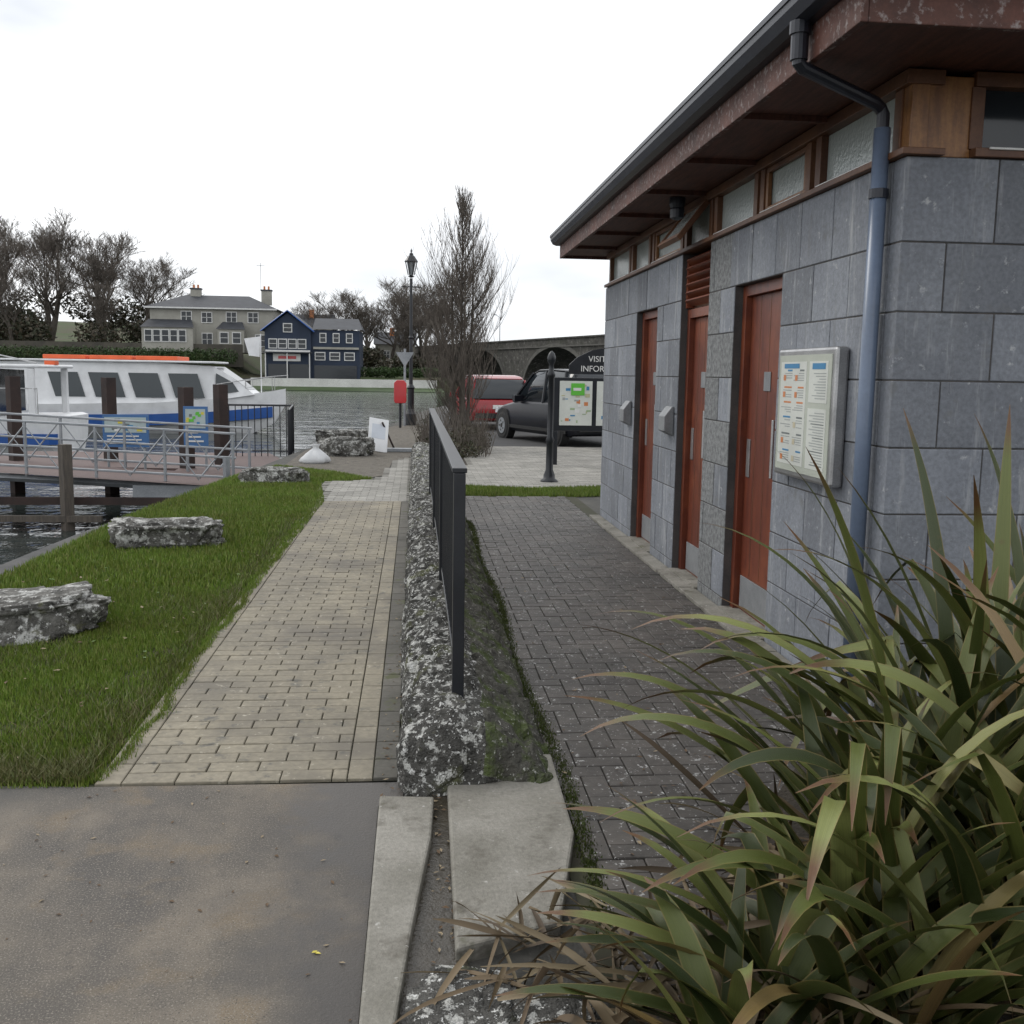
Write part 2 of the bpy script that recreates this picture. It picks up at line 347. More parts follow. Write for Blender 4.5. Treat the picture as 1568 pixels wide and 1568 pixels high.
# doors
for (a,c) in ((8.91,9.76),(7.34,8.12),(5.85,6.73)):
    dg=MB(); X0=2.19; zt=2.2 if a!=7.34 else 2.13
    dg.box(X0-.03,X0+.06,a+.002,a+.07,0,zt-.002,wood); dg.box(X0-.03,X0+.06,c-.07,c-.002,0,zt-.002,wood); dg.box(X0-.028,X0+.06,a+.07,c-.07,zt-.07,zt-.002,wood)
    dg.box(X0+.012,X0+.055,a+.073,c-.073,.02,zt-.073,wood)
    w3=(c-a-.146)/4
    for k in range(1,4): dg.box(X0+.010,X0+.013,a+.073+w3*k-.003,a+.073+w3*k+.003,.3,zt-.08,frame_wood)
    dg.box(X0+.004,X0+.0115,a+.1,c-.1,.06,.28,fitgrey)
    dg.box(X0+.004,X0+.0115,c-.17,c-.11,.95,1.2,steel)
    dg.tube([(X0+.01,a+.16,1.0),(X0-.04,a+.16,1.0),(X0-.04,a+.16,1.35),(X0+.01,a+.16,1.35)],.011,8,steel)
    dg.box(X0+.006,X0+.0115,(a+c)/2-.06,(a+c)/2+.06,1.52,1.64,fitgrey)
    dg.obj('door',B,bevel=.003)
    st=MB(); st.box(2.08,2.3,a,c,-.0,.045,concrete_pale); st.obj('door_step',B)
# louvre
b=MB()
b.box(2.14,2.2,7.345,7.385,2.14,2.52,wood); b.box(2.14,2.2,8.075,8.115,2.14,2.52,wood)
for k in range(6):
    z=2.16+k*.062
    R=Matrix.Translation((2.15,0,z+.02))@Matrix.Rotation(math.radians(35),4,'Y')
    b.box(-.03,.035,7.386,8.074,-.008,.008,wood,R)
b.box(2.2,2.24,7.35,8.11,2.14,2.54,frame_wood)
b.obj('louvre_vent',B)
# clerestory
b=MB(); g=MB()
b.box(2.07,2.26,4.36,11.36,2.561,2.59,frame_wood); b.box(2.09,2.26,4.40,11.36,2.86,2.92,frame_wood)
muls=[4.52,5.42,5.56,6.3,6.42,7.28,7.4,8.08,8.2,9.2,9.35,10.1,10.22,11.25]
for y in muls: b.box(2.11,2.22,y-.035,y+.035,2.59,2.86,frame_wood)
g.box(2.15,2.17,4.56,11.3,2.59,2.86,frost)
for (a,c,mt) in ((4.56,5.38,None),(5.6,6.26,1),(6.46,7.24,None),(8.24,9.16,1),(9.39,10.06,None),(10.26,11.2,None)):
    if mt:
        b.box(2.12,2.146,a,c,2.592,2.63,orange_wood); b.box(2.12,2.146,a,c,2.83,2.858,frame_wood); b.box(2.12,2.146,a,a+.04,2.63,2.83,orange_wood); b.box(2.12,2.146,c-.04,c,2.63,2.83,orange_wood)
    b.box(2.085,2.11,a,c,2.592,2.602,whitep)
b.box(2.12,2.2,4.41,4.5,2.59,2.9,orange_wood)
R=Matrix.Translation((2.1,0,2.86))@Matrix.Rotation(math.radians(38),4,'Y')
for q in ((7.44,8.04,-.02,0),(7.44,8.04,-.34,-.3)): b.box(-.02,.02,q[0],q[1],q[2],q[3],frame_wood,R)
for q in ((7.44,7.48),(8.0,8.04)): b.box(-.02,.02,q[0],q[1],-.3,-.02,frame_wood,R)
g.box(-.004,.004,7.48,8.0,-.3,-.02,frost,R)
b.box(2.15,2.4,4.42,4.5,2.565,2.9,orange_wood); b.box(2.4,9,4.37,4.5,2.562,2.6,frame_wood); b.box(2.4,9,4.40,4.5,2.86,2.92,frame_wood)
for x in (2.42,4.0,5.6,7.2,8.9): b.box(x-.03,x+.03,4.41,4.5,2.6,2.86,frame_wood)
b.box(2.46,9,4.36,4.372,2.592,2.602,whitep)
g.box(2.44,9,4.46,4.48,2.6,2.86,darkglass)
b.obj('window_frames',B,bevel=.003); g.obj('glazing',B)
# roof
EX,EY0,EY1=1.62,3.82,11.72
b=MB()
b.box(EX+.02,10,EY0+.02,EY1-.02,2.93,2.96,soffit)
for k in range(1,7): b.box(EX+.03,2.09,EY0+.35+k*1.1,EY0+.40+k*1.1,2.9,2.929,soffit)
b.obj('soffit',B)
b=MB()
b.box(EX,EX+.03,EY0,EY1,2.90,3.08,fascia_m); b.box(EX+.031,10,EY0,EY0+.03,2.90,3.08,fascia_m); b.box(EX+.031,10,EY1-.03,EY1,2.90,3.08,fascia_m)
b.obj('fascia',B,bevel=.004)
b=MB()
gp=[(-.11,.0),(-.105,-.045),(-.08,-.085),(-.04,-.1),(0,-.1),(0,0)]
b.prism([(EX+u,3.14+v) for u,v in gp],EY0-.1,EY1+.02,gutter_m,lambda u,v,w_:(u,w_,v))
b.prism([(EY0+u,3.14+v) for u,v in gp],EX+.002,10,gutter_m,lambda u,v,w_:(w_,u,v))
b.box(EX-.115,EX-.095,EY0-.1,EY1+.02,3.125,3.15,gutter_m)
b.obj('gutter',B,smooth=False)
b=MB()
b.add([(EX-.05,EY0-.05,3.145),(10,EY0-.05,3.145),(10,EY1+.03,3.145),(EX-.05,EY1+.03,3.145),(6,7.8,4.3),(10,7.8,4.3)],[(0,1,5,4),(3,4,5,2),(0,4,3),(1,2,5),(0,3,2,1)],roofm); b.obj('roof',B)
# downpipe
b=MB(); px,py=2.05,4.53
b.tube([(1.57,4.30,3.05),(1.57,4.30,2.90)],.036,14,gutter_m); b.tube([(1.57,4.30,3.05),(1.57,4.30,3.0)],.044,14,gutter_m)
b.tube([(1.57,4.30,2.93),(1.57,4.30,2.89),(1.59,4.31,2.875),(2.0,4.51,2.80),(2.035,4.53,2.785),(px,py,2.76),(px,py,2.6)],.028,14,gutter_m)
b.obj('downpipe_offset',B,smooth=False)
b=MB(); b.tube([(px,py,2.7),(px,py,.03)],.036,16,pipe_m)
b.obj('downpipe',B,smooth=True)
b=MB()
for z in (2.42,.55): b.tube([(px,py,z-.02),(px,py,z+.02)],.043,16,gutter_m)
b.obj('pipe_collars',B,smooth=False)
# noticeboard
b=MB()
b.box(2.03,2.098,4.84,5.64,1.07,1.76,steel); b.obj('noticeboard_case',B,bevel=.015)
b=MB(); b.box(2.026,2.03,4.88,5.60,1.105,1.725,simple('notice_backing',(.50,.53,.46),.25)); 
paper=simple('paper',(.66,.68,.63),.3); ink=simple('print_ink',(.16,.18,.18),.5); ink2=simple('print_grey',(.36,.38,.37),.5); pblue=simple('print_blue',(.05,.22,.42),.5); porange=simple('print_orange',(.6,.22,.08),.5); ptan=simple('print_tan',(.55,.50,.36),.5)
b.obj('noticeboard_panel',B)
b=MB()
for (ya,yb,za,zb) in ((5.20,5.57,1.14,1.69),(4.92,5.16,1.14,1.45),(4.92,5.16,1.48,1.69)): b.box(2.0245,2.026,ya,yb,za,zb,paper)
random.seed(31)
for zt_ in (1.64,1.55,1.47,1.39,1.30,1.21):
    for yc in (5.23,5.40):
        b.box(2.0234,2.0245,yc,yc+U(.06,.12),zt_,zt_+.009,random.choice([ink,porange,pblue]))
        for q in range(4):
            if U(0,1)<.85: b.box(2.0236,2.0245,yc,yc+U(.06,.15),zt_-.014-q*.012,zt_-.009-q*.012,ink2)
        if U(0,1)<.5: b.box(2.0230,2.0233,yc+.09,yc+.125,zt_-.05,zt_-.02,random.choice([porange,ptan]))
for k in range(20):
    z=1.16+.014*k; b.box(2.0236,2.0245,4.94,4.94+U(.12,.20),z,z+.005,ink2 if k%5 else ink)
for k in range(10):
    z=1.50+.014*k; b.box(2.0236,2.0245,4.94,4.94+U(.08,.19),z,z+.005,ink2)
b.box(2.0232,2.0236,5.30,5.52,1.655,1.68,pblue); b.box(2.0232,2.0236,4.95,5.12,1.65,1.68,pblue)
b.obj('notices',B)
b=MB()
for y in (8.3,9.95):
    b.prism([(0,0),(-.08,.04),(-.08,.16),(-.02,.24),(0,.24)],y-.1,y+.1,fitgrey,lambda u,v,w_:(2.099+u,w_,1.12+v))
b.obj('sanitary_dispensers',B,bevel=.006)
b=MB(); b.lathe(1.95,7.75,[(.06,2.925),(.06,2.88),(.05,2.85),(.055,2.84),(.05,2.78),(.02,2.765)],14,gutter_m); b.obj('bulkhead_lamp',B,smooth=False)
# ---------------------------------------------------------------- rocks
def rock(name,cx,cy,sx,sy,sz,seed,mat=rockm,rot=0,z0=-.03,flat=.75):
    me=bpy.data.meshes.new(name); import bmesh
    bm=bmesh.new(); bmesh.ops.create_icosphere(bm,subdivisions=5,radius=1)
    for v in bm.verts:
        p=v.co.copy(); q=Vector((math.copysign(abs(p.x)**.5,p.x),math.copysign(abs(p.y)**.5,p.y),math.copysign(abs(p.z)**.42,p.z)*flat))
        off=Vector((seed*7.1,seed*3.3,0))
        d=noise.noise(p*1.3+off)*.26+noise.noise(p*3.5+off)*.16+noise.noise(p*9+off)*.08+noise.noise(p*22+off)*.045
        q*=1+d; q=Vector((q.x*sx/2,q.y*sy/2,(q.z)*sz/2*1.2+sz*.45))
        v.co=q
    bm.to_mesh(me); bm.free(); me.materials.append(mat); me.polygons.foreach_set('use_smooth',[True]*len(me.polygons))
    o=bpy.data.objects.new(name,me); S.collection.objects.link(o); o.location=(cx,cy,z0); o.rotation_euler=(0,0,rot)
rock('boulder',-2.25,9.45,.92,.5,.30,1,rot=.15)
rock('boulder',-2.42,6.3,.95,.7,.30,2,rot=.5)
rock('boulder',-2.0,14.9,.95,.4,.27,3)
rock('boulder',-1.3,19.9,.9,.7,.42,4,rot=.3)
rock('boulder',-1.5,22.8,1.2,.6,.4,5,rot=.6)
rock('boulder',.12,2.32,.26,.30,.12,6,mat=wallrock)
rock('boulder',.32,2.25,.26,.26,.12,8,mat=wallrock)
# ---------------------------------------------------------------- lawn grass
def blades(name,pts,h,wd,mat,lean=.5,parent=None):
    n=len(pts); a=rng.uniform(0,2*math.pi,n); hh=h*rng.uniform(.5,1.3,n); ww=wd*rng.uniform(.6,1.3,n); l=rng.uniform(0,lean,n)*hh; a2=rng.uniform(0,2*math.pi,n)
    x,y,z=pts[:,0],pts[:,1],pts[:,2]
    v=np.zeros((n,3,3)); v[:,0]=np.c_[x-np.cos(a)*ww,y-np.sin(a)*ww,z]; v[:,1]=np.c_[x+np.cos(a)*ww,y+np.sin(a)*ww,z]; v[:,2]=np.c_[x+np.cos(a2)*l,y+np.sin(a2)*l,z+hh]
    me=bpy.data.meshes.new(name); me.vertices.add(3*n); me.vertices.foreach_set('co',v.ravel()); me.loops.add(3*n); me.loops.foreach_set('vertex_index',np.arange(3*n)); me.polygons.add(n); me.polygons.foreach_set('loop_start',np.arange(0,3*n,3)); me.polygons.foreach_set('loop_total',np.full(n,3)); me.update(calc_edges=True); me.validate()
    me.materials.append(mat); o=bpy.data.objects.new(name,me); S.collection.objects.link(o); return o
def leafmat(name,cols,rough=.6,nscale=.8,lo=(.55,.6,.5),hi=(1,1,1)):
    m,nt,b=newmat(name); g=N(nt,'ShaderNodeNewGeometry').outputs['Random Per Island']
    r=N(nt,'ShaderNodeValToRGB'); nt.links.new(g,r.inputs[0]); e=r.color_ramp.elements
    while len(e)<len(cols): e.new(.5)
    for i,c in enumerate(cols): e[i].position=i/(len(cols)-1); e[i].color=rgb(c)
    col=mix(nt,1.0,r.outputs[0],ramp(nt,noisetex(nt,nscale,3),.3,.7,lo,hi),'MULTIPLY')
    nt.links.new(col,b.inputs['Base Color']); b.inputs['Roughness'].default_value=rough
    return m
grassm=leafmat('grass',[(.08,.145,.014),(.125,.215,.018),(.17,.265,.026),(.24,.26,.08)],nscale=1.3,lo=(.8,.68,.7))
drym=leafmat('dry_grass',[(.21,.17,.085),(.13,.14,.04),(.10,.12,.03)])
def sample(P,dens):
    xs=[p[0] for p in P]; ys=[p[1] for p in P]; n=int((max(xs)-min(xs))*(max(ys)-min(ys))*dens)
    q=np.c_[rng.uniform(min(xs),max(xs),n),rng.uniform(min(ys),max(ys),n)]
    x,y=q[:,0],q[:,1]; ins=np.zeros(n,bool); j=len(P)-1
    for i in range(len(P)):
        c=((P[i][1]>y)!=(P[j][1]>y))&(x<(P[j][0]-P[i][0])*(y-P[i][1])/(P[j][1]-P[i][1]+1e-9)+P[i][0]); ins^=c; j=i
    q=q[ins]; return np.c_[q,np.full(len(q),.004)]
L1=[(-2.9,3.9),(-1.24,3.86),(-1.18,5),(-1.15,7.5),(-3.1,7.5)]
L2=[(-3.15,7.5),(-1.15,7.5),(-1.10,12.6),(-1.35,14.9),(-.6,15.4),(-1.3,16.5),(-2.3,17.5),(-2.72,15.7),(-3.1,11.4)]
L3=[(.62,13.3),(2.2,13.3),(4,13.8),(4,14.4),(2.9,14.5),(1.6,14.2),(.62,14.5)]
p1=sample(L1,14000); p2=sample(L2,4500); p3=sample(L3,5000)
keep=np.sin(p1[:,0]*9+np.sin(p1[:,1]*5)*2)*np.sin(p1[:,1]*7+p1[:,0]*3)<rng.uniform(.25,1.3,len(p1)); p1=p1[keep]
ne=8000; yy=rng.uniform(3.9,12.6,ne); pe=np.c_[-1.205+.022*np.sin(yy*3)+.015*np.sin(yy*11)+np.abs(rng.normal(0,.02,ne)),yy,np.full(ne,.01)]
blades('lawn_grass',np.vstack([p1,pe]),.034,.0035,grassm); blades('lawn_grass',p2,.045,.006,grassm); blades('verge_grass',p3,.05,.007,grassm)
nd=6000; pt=np.c_[rng.uniform(-2.4,-1.27,nd),3.9+np.abs(rng.normal(0,.13,nd)),np.full(nd,.01)]
pd=sample(L1,2500); pd=pd[np.sin(pd[:,0]*4+1)*np.sin(pd[:,1]*3)+rng.uniform(-.5,.5,len(pd))>.35]
nx=4000; yx=rng.uniform(3.9,11,nx); px_=np.c_[-1.24-np.abs(rng.normal(0,.07,nx)),yx,np.full(nx,.006)]
blades('dry_grass',np.vstack([pt,pd,px_]),.05,.003,drym,lean=1.3)
nm=12000; ym=rng.uniform(2.7,11,nm); pm=np.c_[.575+rng.normal(0,.018,nm)+.02*np.sin(ym*2),ym,np.full(nm,.018)]
nm2=5000; ym2=rng.uniform(4,15,nm2); pm2=np.c_[-.055+rng.normal(0,.012,nm2),ym2,np.full(nm2,.016)]; pm2=pm2[np.sin(ym2*2.3)+rng.uniform(-1,1,nm2)>.3]
mossm=leafmat('moss',[(.05,.07,.012),(.08,.11,.02),(.10,.10,.03)])
blades('joint_moss',np.vstack([pm,pm2]),.012,.004,mossm)
# fallen leaves and litter
b=MB(); lit=simple('fallen_leaf_brown',(.12,.075,.04),.8); lit2=simple('fallen_leaf_tan',(.28,.22,.14),.8); litg=simple('leaf_green',(.12,.2,.05),.6); random.seed(4)
def leaf(x,y,z,s,m):
    a=U(0,6.28); c_,s_=math.cos(a)*s,math.sin(a)*s
    b.add([(x-c_,y-s_,z),(x+s_*.45,y-c_*.45,z+s*U(.1,.5)),(x+c_,y+s_,z+s*U(0,.4)),(x-s_*.45,y+c_*.45,z+.002)],[(0,1,2,3)],m)
for _ in range(90): leaf(U(-1.6,-.15),U(2.0,3.85),.014,U(.003,.012),random.choice([lit,lit,lit2]))
for _ in range(140): leaf(-.07+U(-.06,.04),U(2.4,8),.021,U(.004,.014),random.choice([lit,lit2]))
for _ in range(200): leaf(U(.6,1.9),U(2.6,9),.024,U(.004,.015),random.choice([lit,lit2,lit]))
for _ in range(60): leaf(U(.05,.12),U(2.4,3.9),.018,U(.006,.014),random.choice([lit,lit2]))
for _ in range(110): leaf(U(-3,-1.3),U(4,9),.03,U(.01,.025),random.choice([lit,lit2,litg]))
leaf(-.27,2.67,.014,.012,yellow); leaf(-.262,2.665,.014,.012,yellow)
b.obj('fallen_leaves')
# ---------------------------------------------------------------- flax
m,nt,bb=newmat('flax_leaf'); g=N(nt,'ShaderNodeNewGeometry').outputs['Random Per Island']
r=N(nt,'ShaderNodeValToRGB'); nt.links.new(g,r.inputs[0]); e=r.color_ramp.elements
cols=[(0,(.024,.036,.010)),(.3,(.052,.068,.018)),(.6,(.11,.13,.032)),(.9,(.23,.25,.085)),(.96,(.20,.14,.055)),(1,(.24,.15,.07))]
while len(e)<len(cols): e.new(.5)
for i,(p_,c_) in enumerate(cols): e[i].position=p_; e[i].color=rgb(c_)
uvn=N(nt,'ShaderNodeUVMap'); sx=N(nt,'ShaderNodeSeparateXYZ'); nt.links.new(uvn.outputs[0],sx.inputs[0])
tip=ramp(nt,mathn(nt,'ADD',sx.outputs[1],mathn(nt,'MULTIPLY',g,.10)),.92,1.02); col=mix(nt,tip,r.outputs[0],(.13,.065,.03))
edge=ramp(nt,mathn(nt,'ABSOLUTE',mathn(nt,'SUBTRACT',sx.outputs[0],.5),0),.43,.5); col=mix(nt,edge,col,(.22,.17,.06))
col=mix(nt,ramp(nt,noisetex(nt,9,3),.64,.76),col,(.13,.09,.035))
stv=ramp(nt,noisetex(nt,50,2,co=uvn.outputs[0],stretch=(1,.03,1)),.35,.65,(.68,.7,.65),(1,1,1)); col=mix(nt,1.0,col,stv,'MULTIPLY')
nt.links.new(col,bb.inputs['Base Color']); bb.inputs['Roughness'].default_value=.38; bb.inputs['Specular IOR Level'].default_value=.4
st=noisetex(nt,60,2,co=uvn.outputs[0],stretch=(4,.02,1)); bump(nt,bb,st,.3,.003)
flaxm=m
deadm=leafmat('dead_flax_leaf',[(.08,.05,.028),(.17,.115,.065),(.26,.20,.13)],.7)
class Blades:
    def __init__(s): s.v=[];s.f=[];s.uv=[]
    def add(s,base,az,el,L,W,droop,twist=0,kink=None,n=14):
        p=Vector(base); a=az; o=len(s.v)
        for i in range(n+1):
            t=i/n
            w=W*(min(1,.6+t*1.6))*(1-t**3.6)*.5+.0008
            d=Vector((math.cos(a)*math.cos(el),math.sin(a)*math.cos(el),math.sin(el)))
            side=Vector((-math.sin(a),math.cos(a),0)); nrm=side.cross(d)*-1
            tw=twist*t; sd=side*math.cos(tw)+nrm*math.sin(tw); nn=nrm*math.cos(tw)-side*math.sin(tw)
            fold=.4*(1-t)+.15
            for k,u in ((-1,0),(0,.5),(1,1)):
                s.v.append(p+sd*w*k+nn*(abs(k)*w*fold)); s.uv.append((u,t))
            p=p+d*(L/n); el-=droop*(t**1.3)*2.2/n
            if kink and abs(t-kink)<.5/n: el-=U(.9,1.5)
            if p.z<.03: el=max(el,0); p.z=.03
            a+=U(-.02,.02)
        for i in range(n):
            q=o+i*3; s.f+=[(q,q+1,q+4,q+3),(q+1,q+2,q+5,q+4)]
    def obj(s,name,mat,parent):
        me=bpy.data.meshes.new(name); me.from_pydata([tuple(v) for v in s.v],[],s.f); uv=me.uv_layers.new(name='UVMap')
        for l in me.loops: uv.data[l.index].uv=s.uv[l.vertex_index]
        me.materials.append(mat); me.polygons.foreach_set('use_smooth',[True]*len(s.f)); o=bpy.data.objects.new(name,me); S.collection.objects.link(o); o.parent=parent
random.seed(21)
F=root('flax_plant'); bl=Blades(); dd=Blades()
clumps=[(1.45,2.75,34,1.0),(1.2,2.45,32,.85),(1.75,2.9,38,1.15),(2.05,3.2,38,1.2),(1.9,2.45,34,1.1),(2.35,2.9,30,1.25),(.95,2.2,28,.64),(1.5,2.3,32,.9),(1.2,2.1,28,.68),(.75,2.05,22,.48)]
for (cx,cy,n,sc) in clumps:
    for k in range(n):
        az=U(0,2*math.pi); el=math.radians(U(42,86) if sc>.7 else U(25,70))
        bl.add((cx+U(-.1,.1),cy+U(-.1,.1),.02),az,el,U(.8,1.15)*sc+.1,U(.046,.07),U(.5,2.0),U(-1.0,1.0),kink=(U(.5,.8) if U(0,1)<.2 else None))
for (bx,by,azd,eld,L,W,dr) in [(1.45,2.9,150,62,1.35,.06,1.7),(1.35,2.8,165,58,1.2,.06,1.6),(1.5,2.8,185,60,1.25,.066,1.8),(1.3,2.6,195,50,1.1,.06,1.5),(1.3,2.5,205,45,1.0,.066,1.4),(1.1,2.4,180,35,.9,.062,1.0),(1.1,2.35,170,28,.85,.06,.8),(1.2,2.4,160,38,.95,.062,1.0),(1.7,3.0,140,70,1.5,.06,1.5),(1.6,3.0,120,78,1.5,.055,.9),(1.75,3.0,100,82,1.55,.06,.5),(1.55,2.9,175,80,1.45,.06,.45),(1.9,3.1,60,80,1.6,.066,.6),(2.1,3.1,90,78,1.6,.066,.7),(2.0,3.0,200,72,1.5,.066,1.4),(2.2,3.2,30,75,1.7,.066,.6),(1.85,2.9,185,74,1.5,.066,1.6),(1.6,2.7,160,66,1.45,.066,2.0),(1.7,2.7,170,70,1.4,.07,2.2),(1.5,2.6,200,60,1.2,.07,1.9),(.95,2.3,150,25,.7,.06,.6),(.95,2.25,120,40,.8,.055,1.0),(1.4,2.5,130,65,1.2,.06,1.8),(1.5,3.0,160,50,1.3,.055,1.0),(1.4,2.9,172,45,1.15,.05,.9),(1.0,2.3,185,30,.75,.06,.7),(1.0,2.15,170,35,.8,.06,.9),(1.35,2.45,165,60,1.25,.07,2.0),(1.55,2.5,150,64,1.35,.07,2.0),(1.75,2.6,175,66,1.3,.075,1.9),(.85,2.2,165,35,.62,.055,1.0),(.8,2.15,185,28,.6,.05,.8),(.8,2.25,150,45,.6,.05,1.2),(.9,2.35,160,30,.62,.05,.9),(1.05,2.6,165,40,.8,.055,1.0),(1.65,2.75,155,72,1.3,.07,2.3),(1.55,2.6,145,68,1.25,.075,2.3),(1.8,2.5,160,72,1.25,.075,2.2)]:
    bl.add((bx,by,.02),math.radians(azd),math.radians(eld),L,W,dr,U(-.8,.8),n=20)
for k in range(400):
    c=random.choice(clumps); dd.add((c[0]+U(-.45,.3),c[1]+U(-.3,.35),U(.02,.12)),U(0,6.28),math.radians(U(-5,40)),U(.25,.6)*(.6+.4*c[3]),U(.008,.028),U(.3,1.8),U(-2,2),kink=U(.3,.8) if U(0,1)<.4 else None,n=8)
for k in range(120):
    dd.add((U(.15,.9),U(2.15,2.7),U(.05,.13)),U(0,6.28),math.radians(U(-5,15)),U(.12,.32),U(.008,.02),U(.1,.8),U(-2,2),n=6)
bl.obj('leaves',flaxm,F); dd.obj('dead_leaves',deadm,F)
# ---------------------------------------------------------------- trees
bark=M('bark',(.10,.085,.07),(.06,.052,.043),scale=3,rough=.95,bs=0,fine=0)
twigm=M('twigs',(.15,.13,.11),(.095,.08,.068),scale=2,rough=1,bs=0,fine=0)
def baretree(seed,H,levels=5,spread=.9,up=.22,minr=.017):
    R=random.Random(seed); b=MB()
    def branch(p,d,L,r,lv):
        pts=[p];rs=[r];n=2
        if lv>2: n=3
        if lv==levels: n=4
        q=Vector(p);dd=Vector(d)
        for i in range(n):
            dd=(dd+Vector((R.uniform(-1,1),R.uniform(-1,1),R.uniform(-.5,.9)*up*2))*.2).normalized(); q=q+dd*(L/n); pts.append(q.copy()); rs.append(max(r*(1-.6*(i+1)/n),minr*(.45 if lv==0 else .8)))
        b.tube(pts,rs,6 if lv==levels else 3,bark if lv>1 else twigm)
        if lv<=0: return
        k={5:8,4:6,3:4,2:4,1:4}.get(lv,4)
        for i in range(k):
            t=R.uniform(.35,1.0)
            x=t*n; j=min(int(x),n-1); s=pts[j].lerp(pts[j+1],x-j)
            perp=Vector((R.uniform(-1,1),R.uniform(-1,1),R.uniform(-.35,.5))).normalized()
            nd=(dd*R.uniform(.5,.9)+perp*spread*R.uniform(.5,1)+Vector((0,0,up))).normalized()
            branch(s,nd,L*R.uniform(.50,.72),max(r*(1-.5*t)*.55,minr),lv-1)
    branch(Vector((0,0,0)),Vector((0,0,1)),H*.42,H*.026,levels)
    return b
treeM=[]
for sd in (1,2,3,4):
    b=baretree(sd,14); o=b.obj('bare_tree'); treeM.append(o)
def place(o,x,y,z,s,rz,name,first):
    if first: q=o
    else: q=bpy.data.objects.new(name,o.data); S.collection.objects.link(q)
    q.location=(x,y,z); q.scale=(s[0],s[0],s[1]); q.rotation_euler=(0,0,rz)
random.seed(5); used=set()
TL=[(-61,156,5,1.5),(-53,157,5,1.5),(-46.5,159,5,1.4),(-40.5,162,5.5,1.15),(-66,162,6,1.5),(-57,168,7,1.35),(-49,170,7,1.35),(-43,172,8,1.0),(-72,155,6,1.5),(-37,176,8,.6),(-56,151,4,1.0),(-44,153,4,.8),
(-27,182,8,.45),(-18,185,3,.9),(-14.5,180,3,.95),(-11,182,3,1.0),(-7.5,176,3,1.1),(-4,180,3,1.15),(-1,173,2,1.2),(1.8,168,1.5,1.25),(4.2,162,1,1.35),(5.8,170,1,1.2),(-21,200,5,.8),(-9,195,3,1.0),(-2.5,165,2,.9),(2.8,158,1,.95)]
for k,(x,y,z,s) in enumerate(TL):
    i=k%4; place(treeM[i],x,y,z,(s,s*U(.9,1.08)),U(0,6.28),'bare_tree',i not in used); used.add(i)
# fastigiate tree
R=random.Random(3); b=MB()
for (x,y,h) in ((0,0,5.5),(.12,.05,4.6),(-.1,.08,4.3),(.03,-.1,4.8)):
    b.tube([(x,y,0),(x*1.6,y*1.6,1.5),(x*2,y*2,3.2),(x*2.0,y*2.0,h)],[.05,.04,.02,.004],6,bark)
def up(p,d,L,r,lv):
    pts=[Vector(p)];rs=[r];q=Vector(p);dd=Vector(d)
    for i in range(4):
        dd=(dd+Vector((0,0,.25))+Vector((R.uniform(-1,1),R.uniform(-1,1),0))*.09).normalized(); q=q+dd*L/4; pts.append(q.copy()); rs.append(r*(1-.75*(i+1)/4))
    b.tube(pts,rs,3,bark if lv>1 else twigm)
    if lv==0: return
    for i in range(8 if lv==2 else 4):
        x=R.uniform(.3,3.9); j=int(x); s=pts[j].lerp(pts[j+1],x-j); a=R.uniform(0,6.28)
        up(s,(dd*.8+Vector((math.cos(a),math.sin(a),.2))*.55).normalized(),L*R.uniform(.38,.58),max(r*.5,.0035),lv-1)
for i in range(125):
    z=R.uniform(.3,4.9); a=R.uniform(0,6.28); env=1.0 if z<2.6 else max(.3,1.0-.30*(z-2.6)); k=.95*env
    up((0,0,z),Vector((math.cos(a)*k,math.sin(a)*k,.6)).normalized(),max(.45,env*1.55*R.uniform(.6,1.05)),.012,2)
b.obj('poplar_tree',loc=(.98,22,0))
# leaf clumps
def clump(name,cs,n,size,mat,parent=None):
    vs=[];fs=[]
    for (cx,cy,cz,rx,ry,rz) in cs:
        for _ in range(n):
            a=U(0,6.28); u=U(-1,1); rr=U(.55,1.05)*(1+.25*nz(math.cos(a)*2+cx,math.sin(a)*2+cy,u*2)); s=math.sqrt(1-u*u)
            p=Vector((cx+rx*rr*s*math.cos(a),cy+ry*rr*s*math.sin(a),cz+rz*rr*u))
            d1=Vector((U(-1,1),U(-1,1),U(-1,1))).normalized()*size*U(.5,1.2); d2=Vector((U(-1,1),U(-1,1),U(-1,1))).normalized()*size*U(.3,.7)
            o=len(vs); vs+=[tuple(p-d1),tuple(p+d2),tuple(p+d1),tuple(p-d2)]; fs.append((o,o+1,o+2,o+3))
    b=MB(); b.v=vs;b.f=fs;b.m=[0]*len(fs);b.mats=[mat]; return b.obj(name,parent)
shrubm=leafmat('shrub_leaves',[(.03,.035,.015),(.05,.06,.02),(.09,.07,.04),(.06,.045,.03)])
clump('low_shrubs',[(.55,20.3,.2,.4,.5,.3),(1.0,20.8,.22,.45,.5,.35),(.35,22.5,.3,.35,.5,.4),(1.25,22,.2,.4,.6,.33),(.9,19.6,.12,.4,.4,.2)],900,.035,shrubm)
R=random.Random(9); b=MB()
for i in range(420):
    x=R.uniform(.1,1.5);y=R.uniform(19.5,23); a=R.uniform(0,6.28); b.tube([(x,y,0),(x+math.cos(a)*.12,y+math.sin(a)*.12,.4),(x+math.cos(a)*.3,y+math.sin(a)*.3,R.uniform(.6,1.0))],[.006,.004,.002],3,twigm)
b.obj('shrub_stems')
evm=leafmat('evergreen_leaves',[(.035,.045,.02),(.055,.06,.03),(.085,.07,.045),(.105,.08,.055)],nscale=.15,lo=(.5,.5,.45))
hgm=leafmat('hedge_leaves',[(.03,.06,.015),(.05,.09,.02),(.04,.07,.02)],nscale=.3)
random.seed(11)
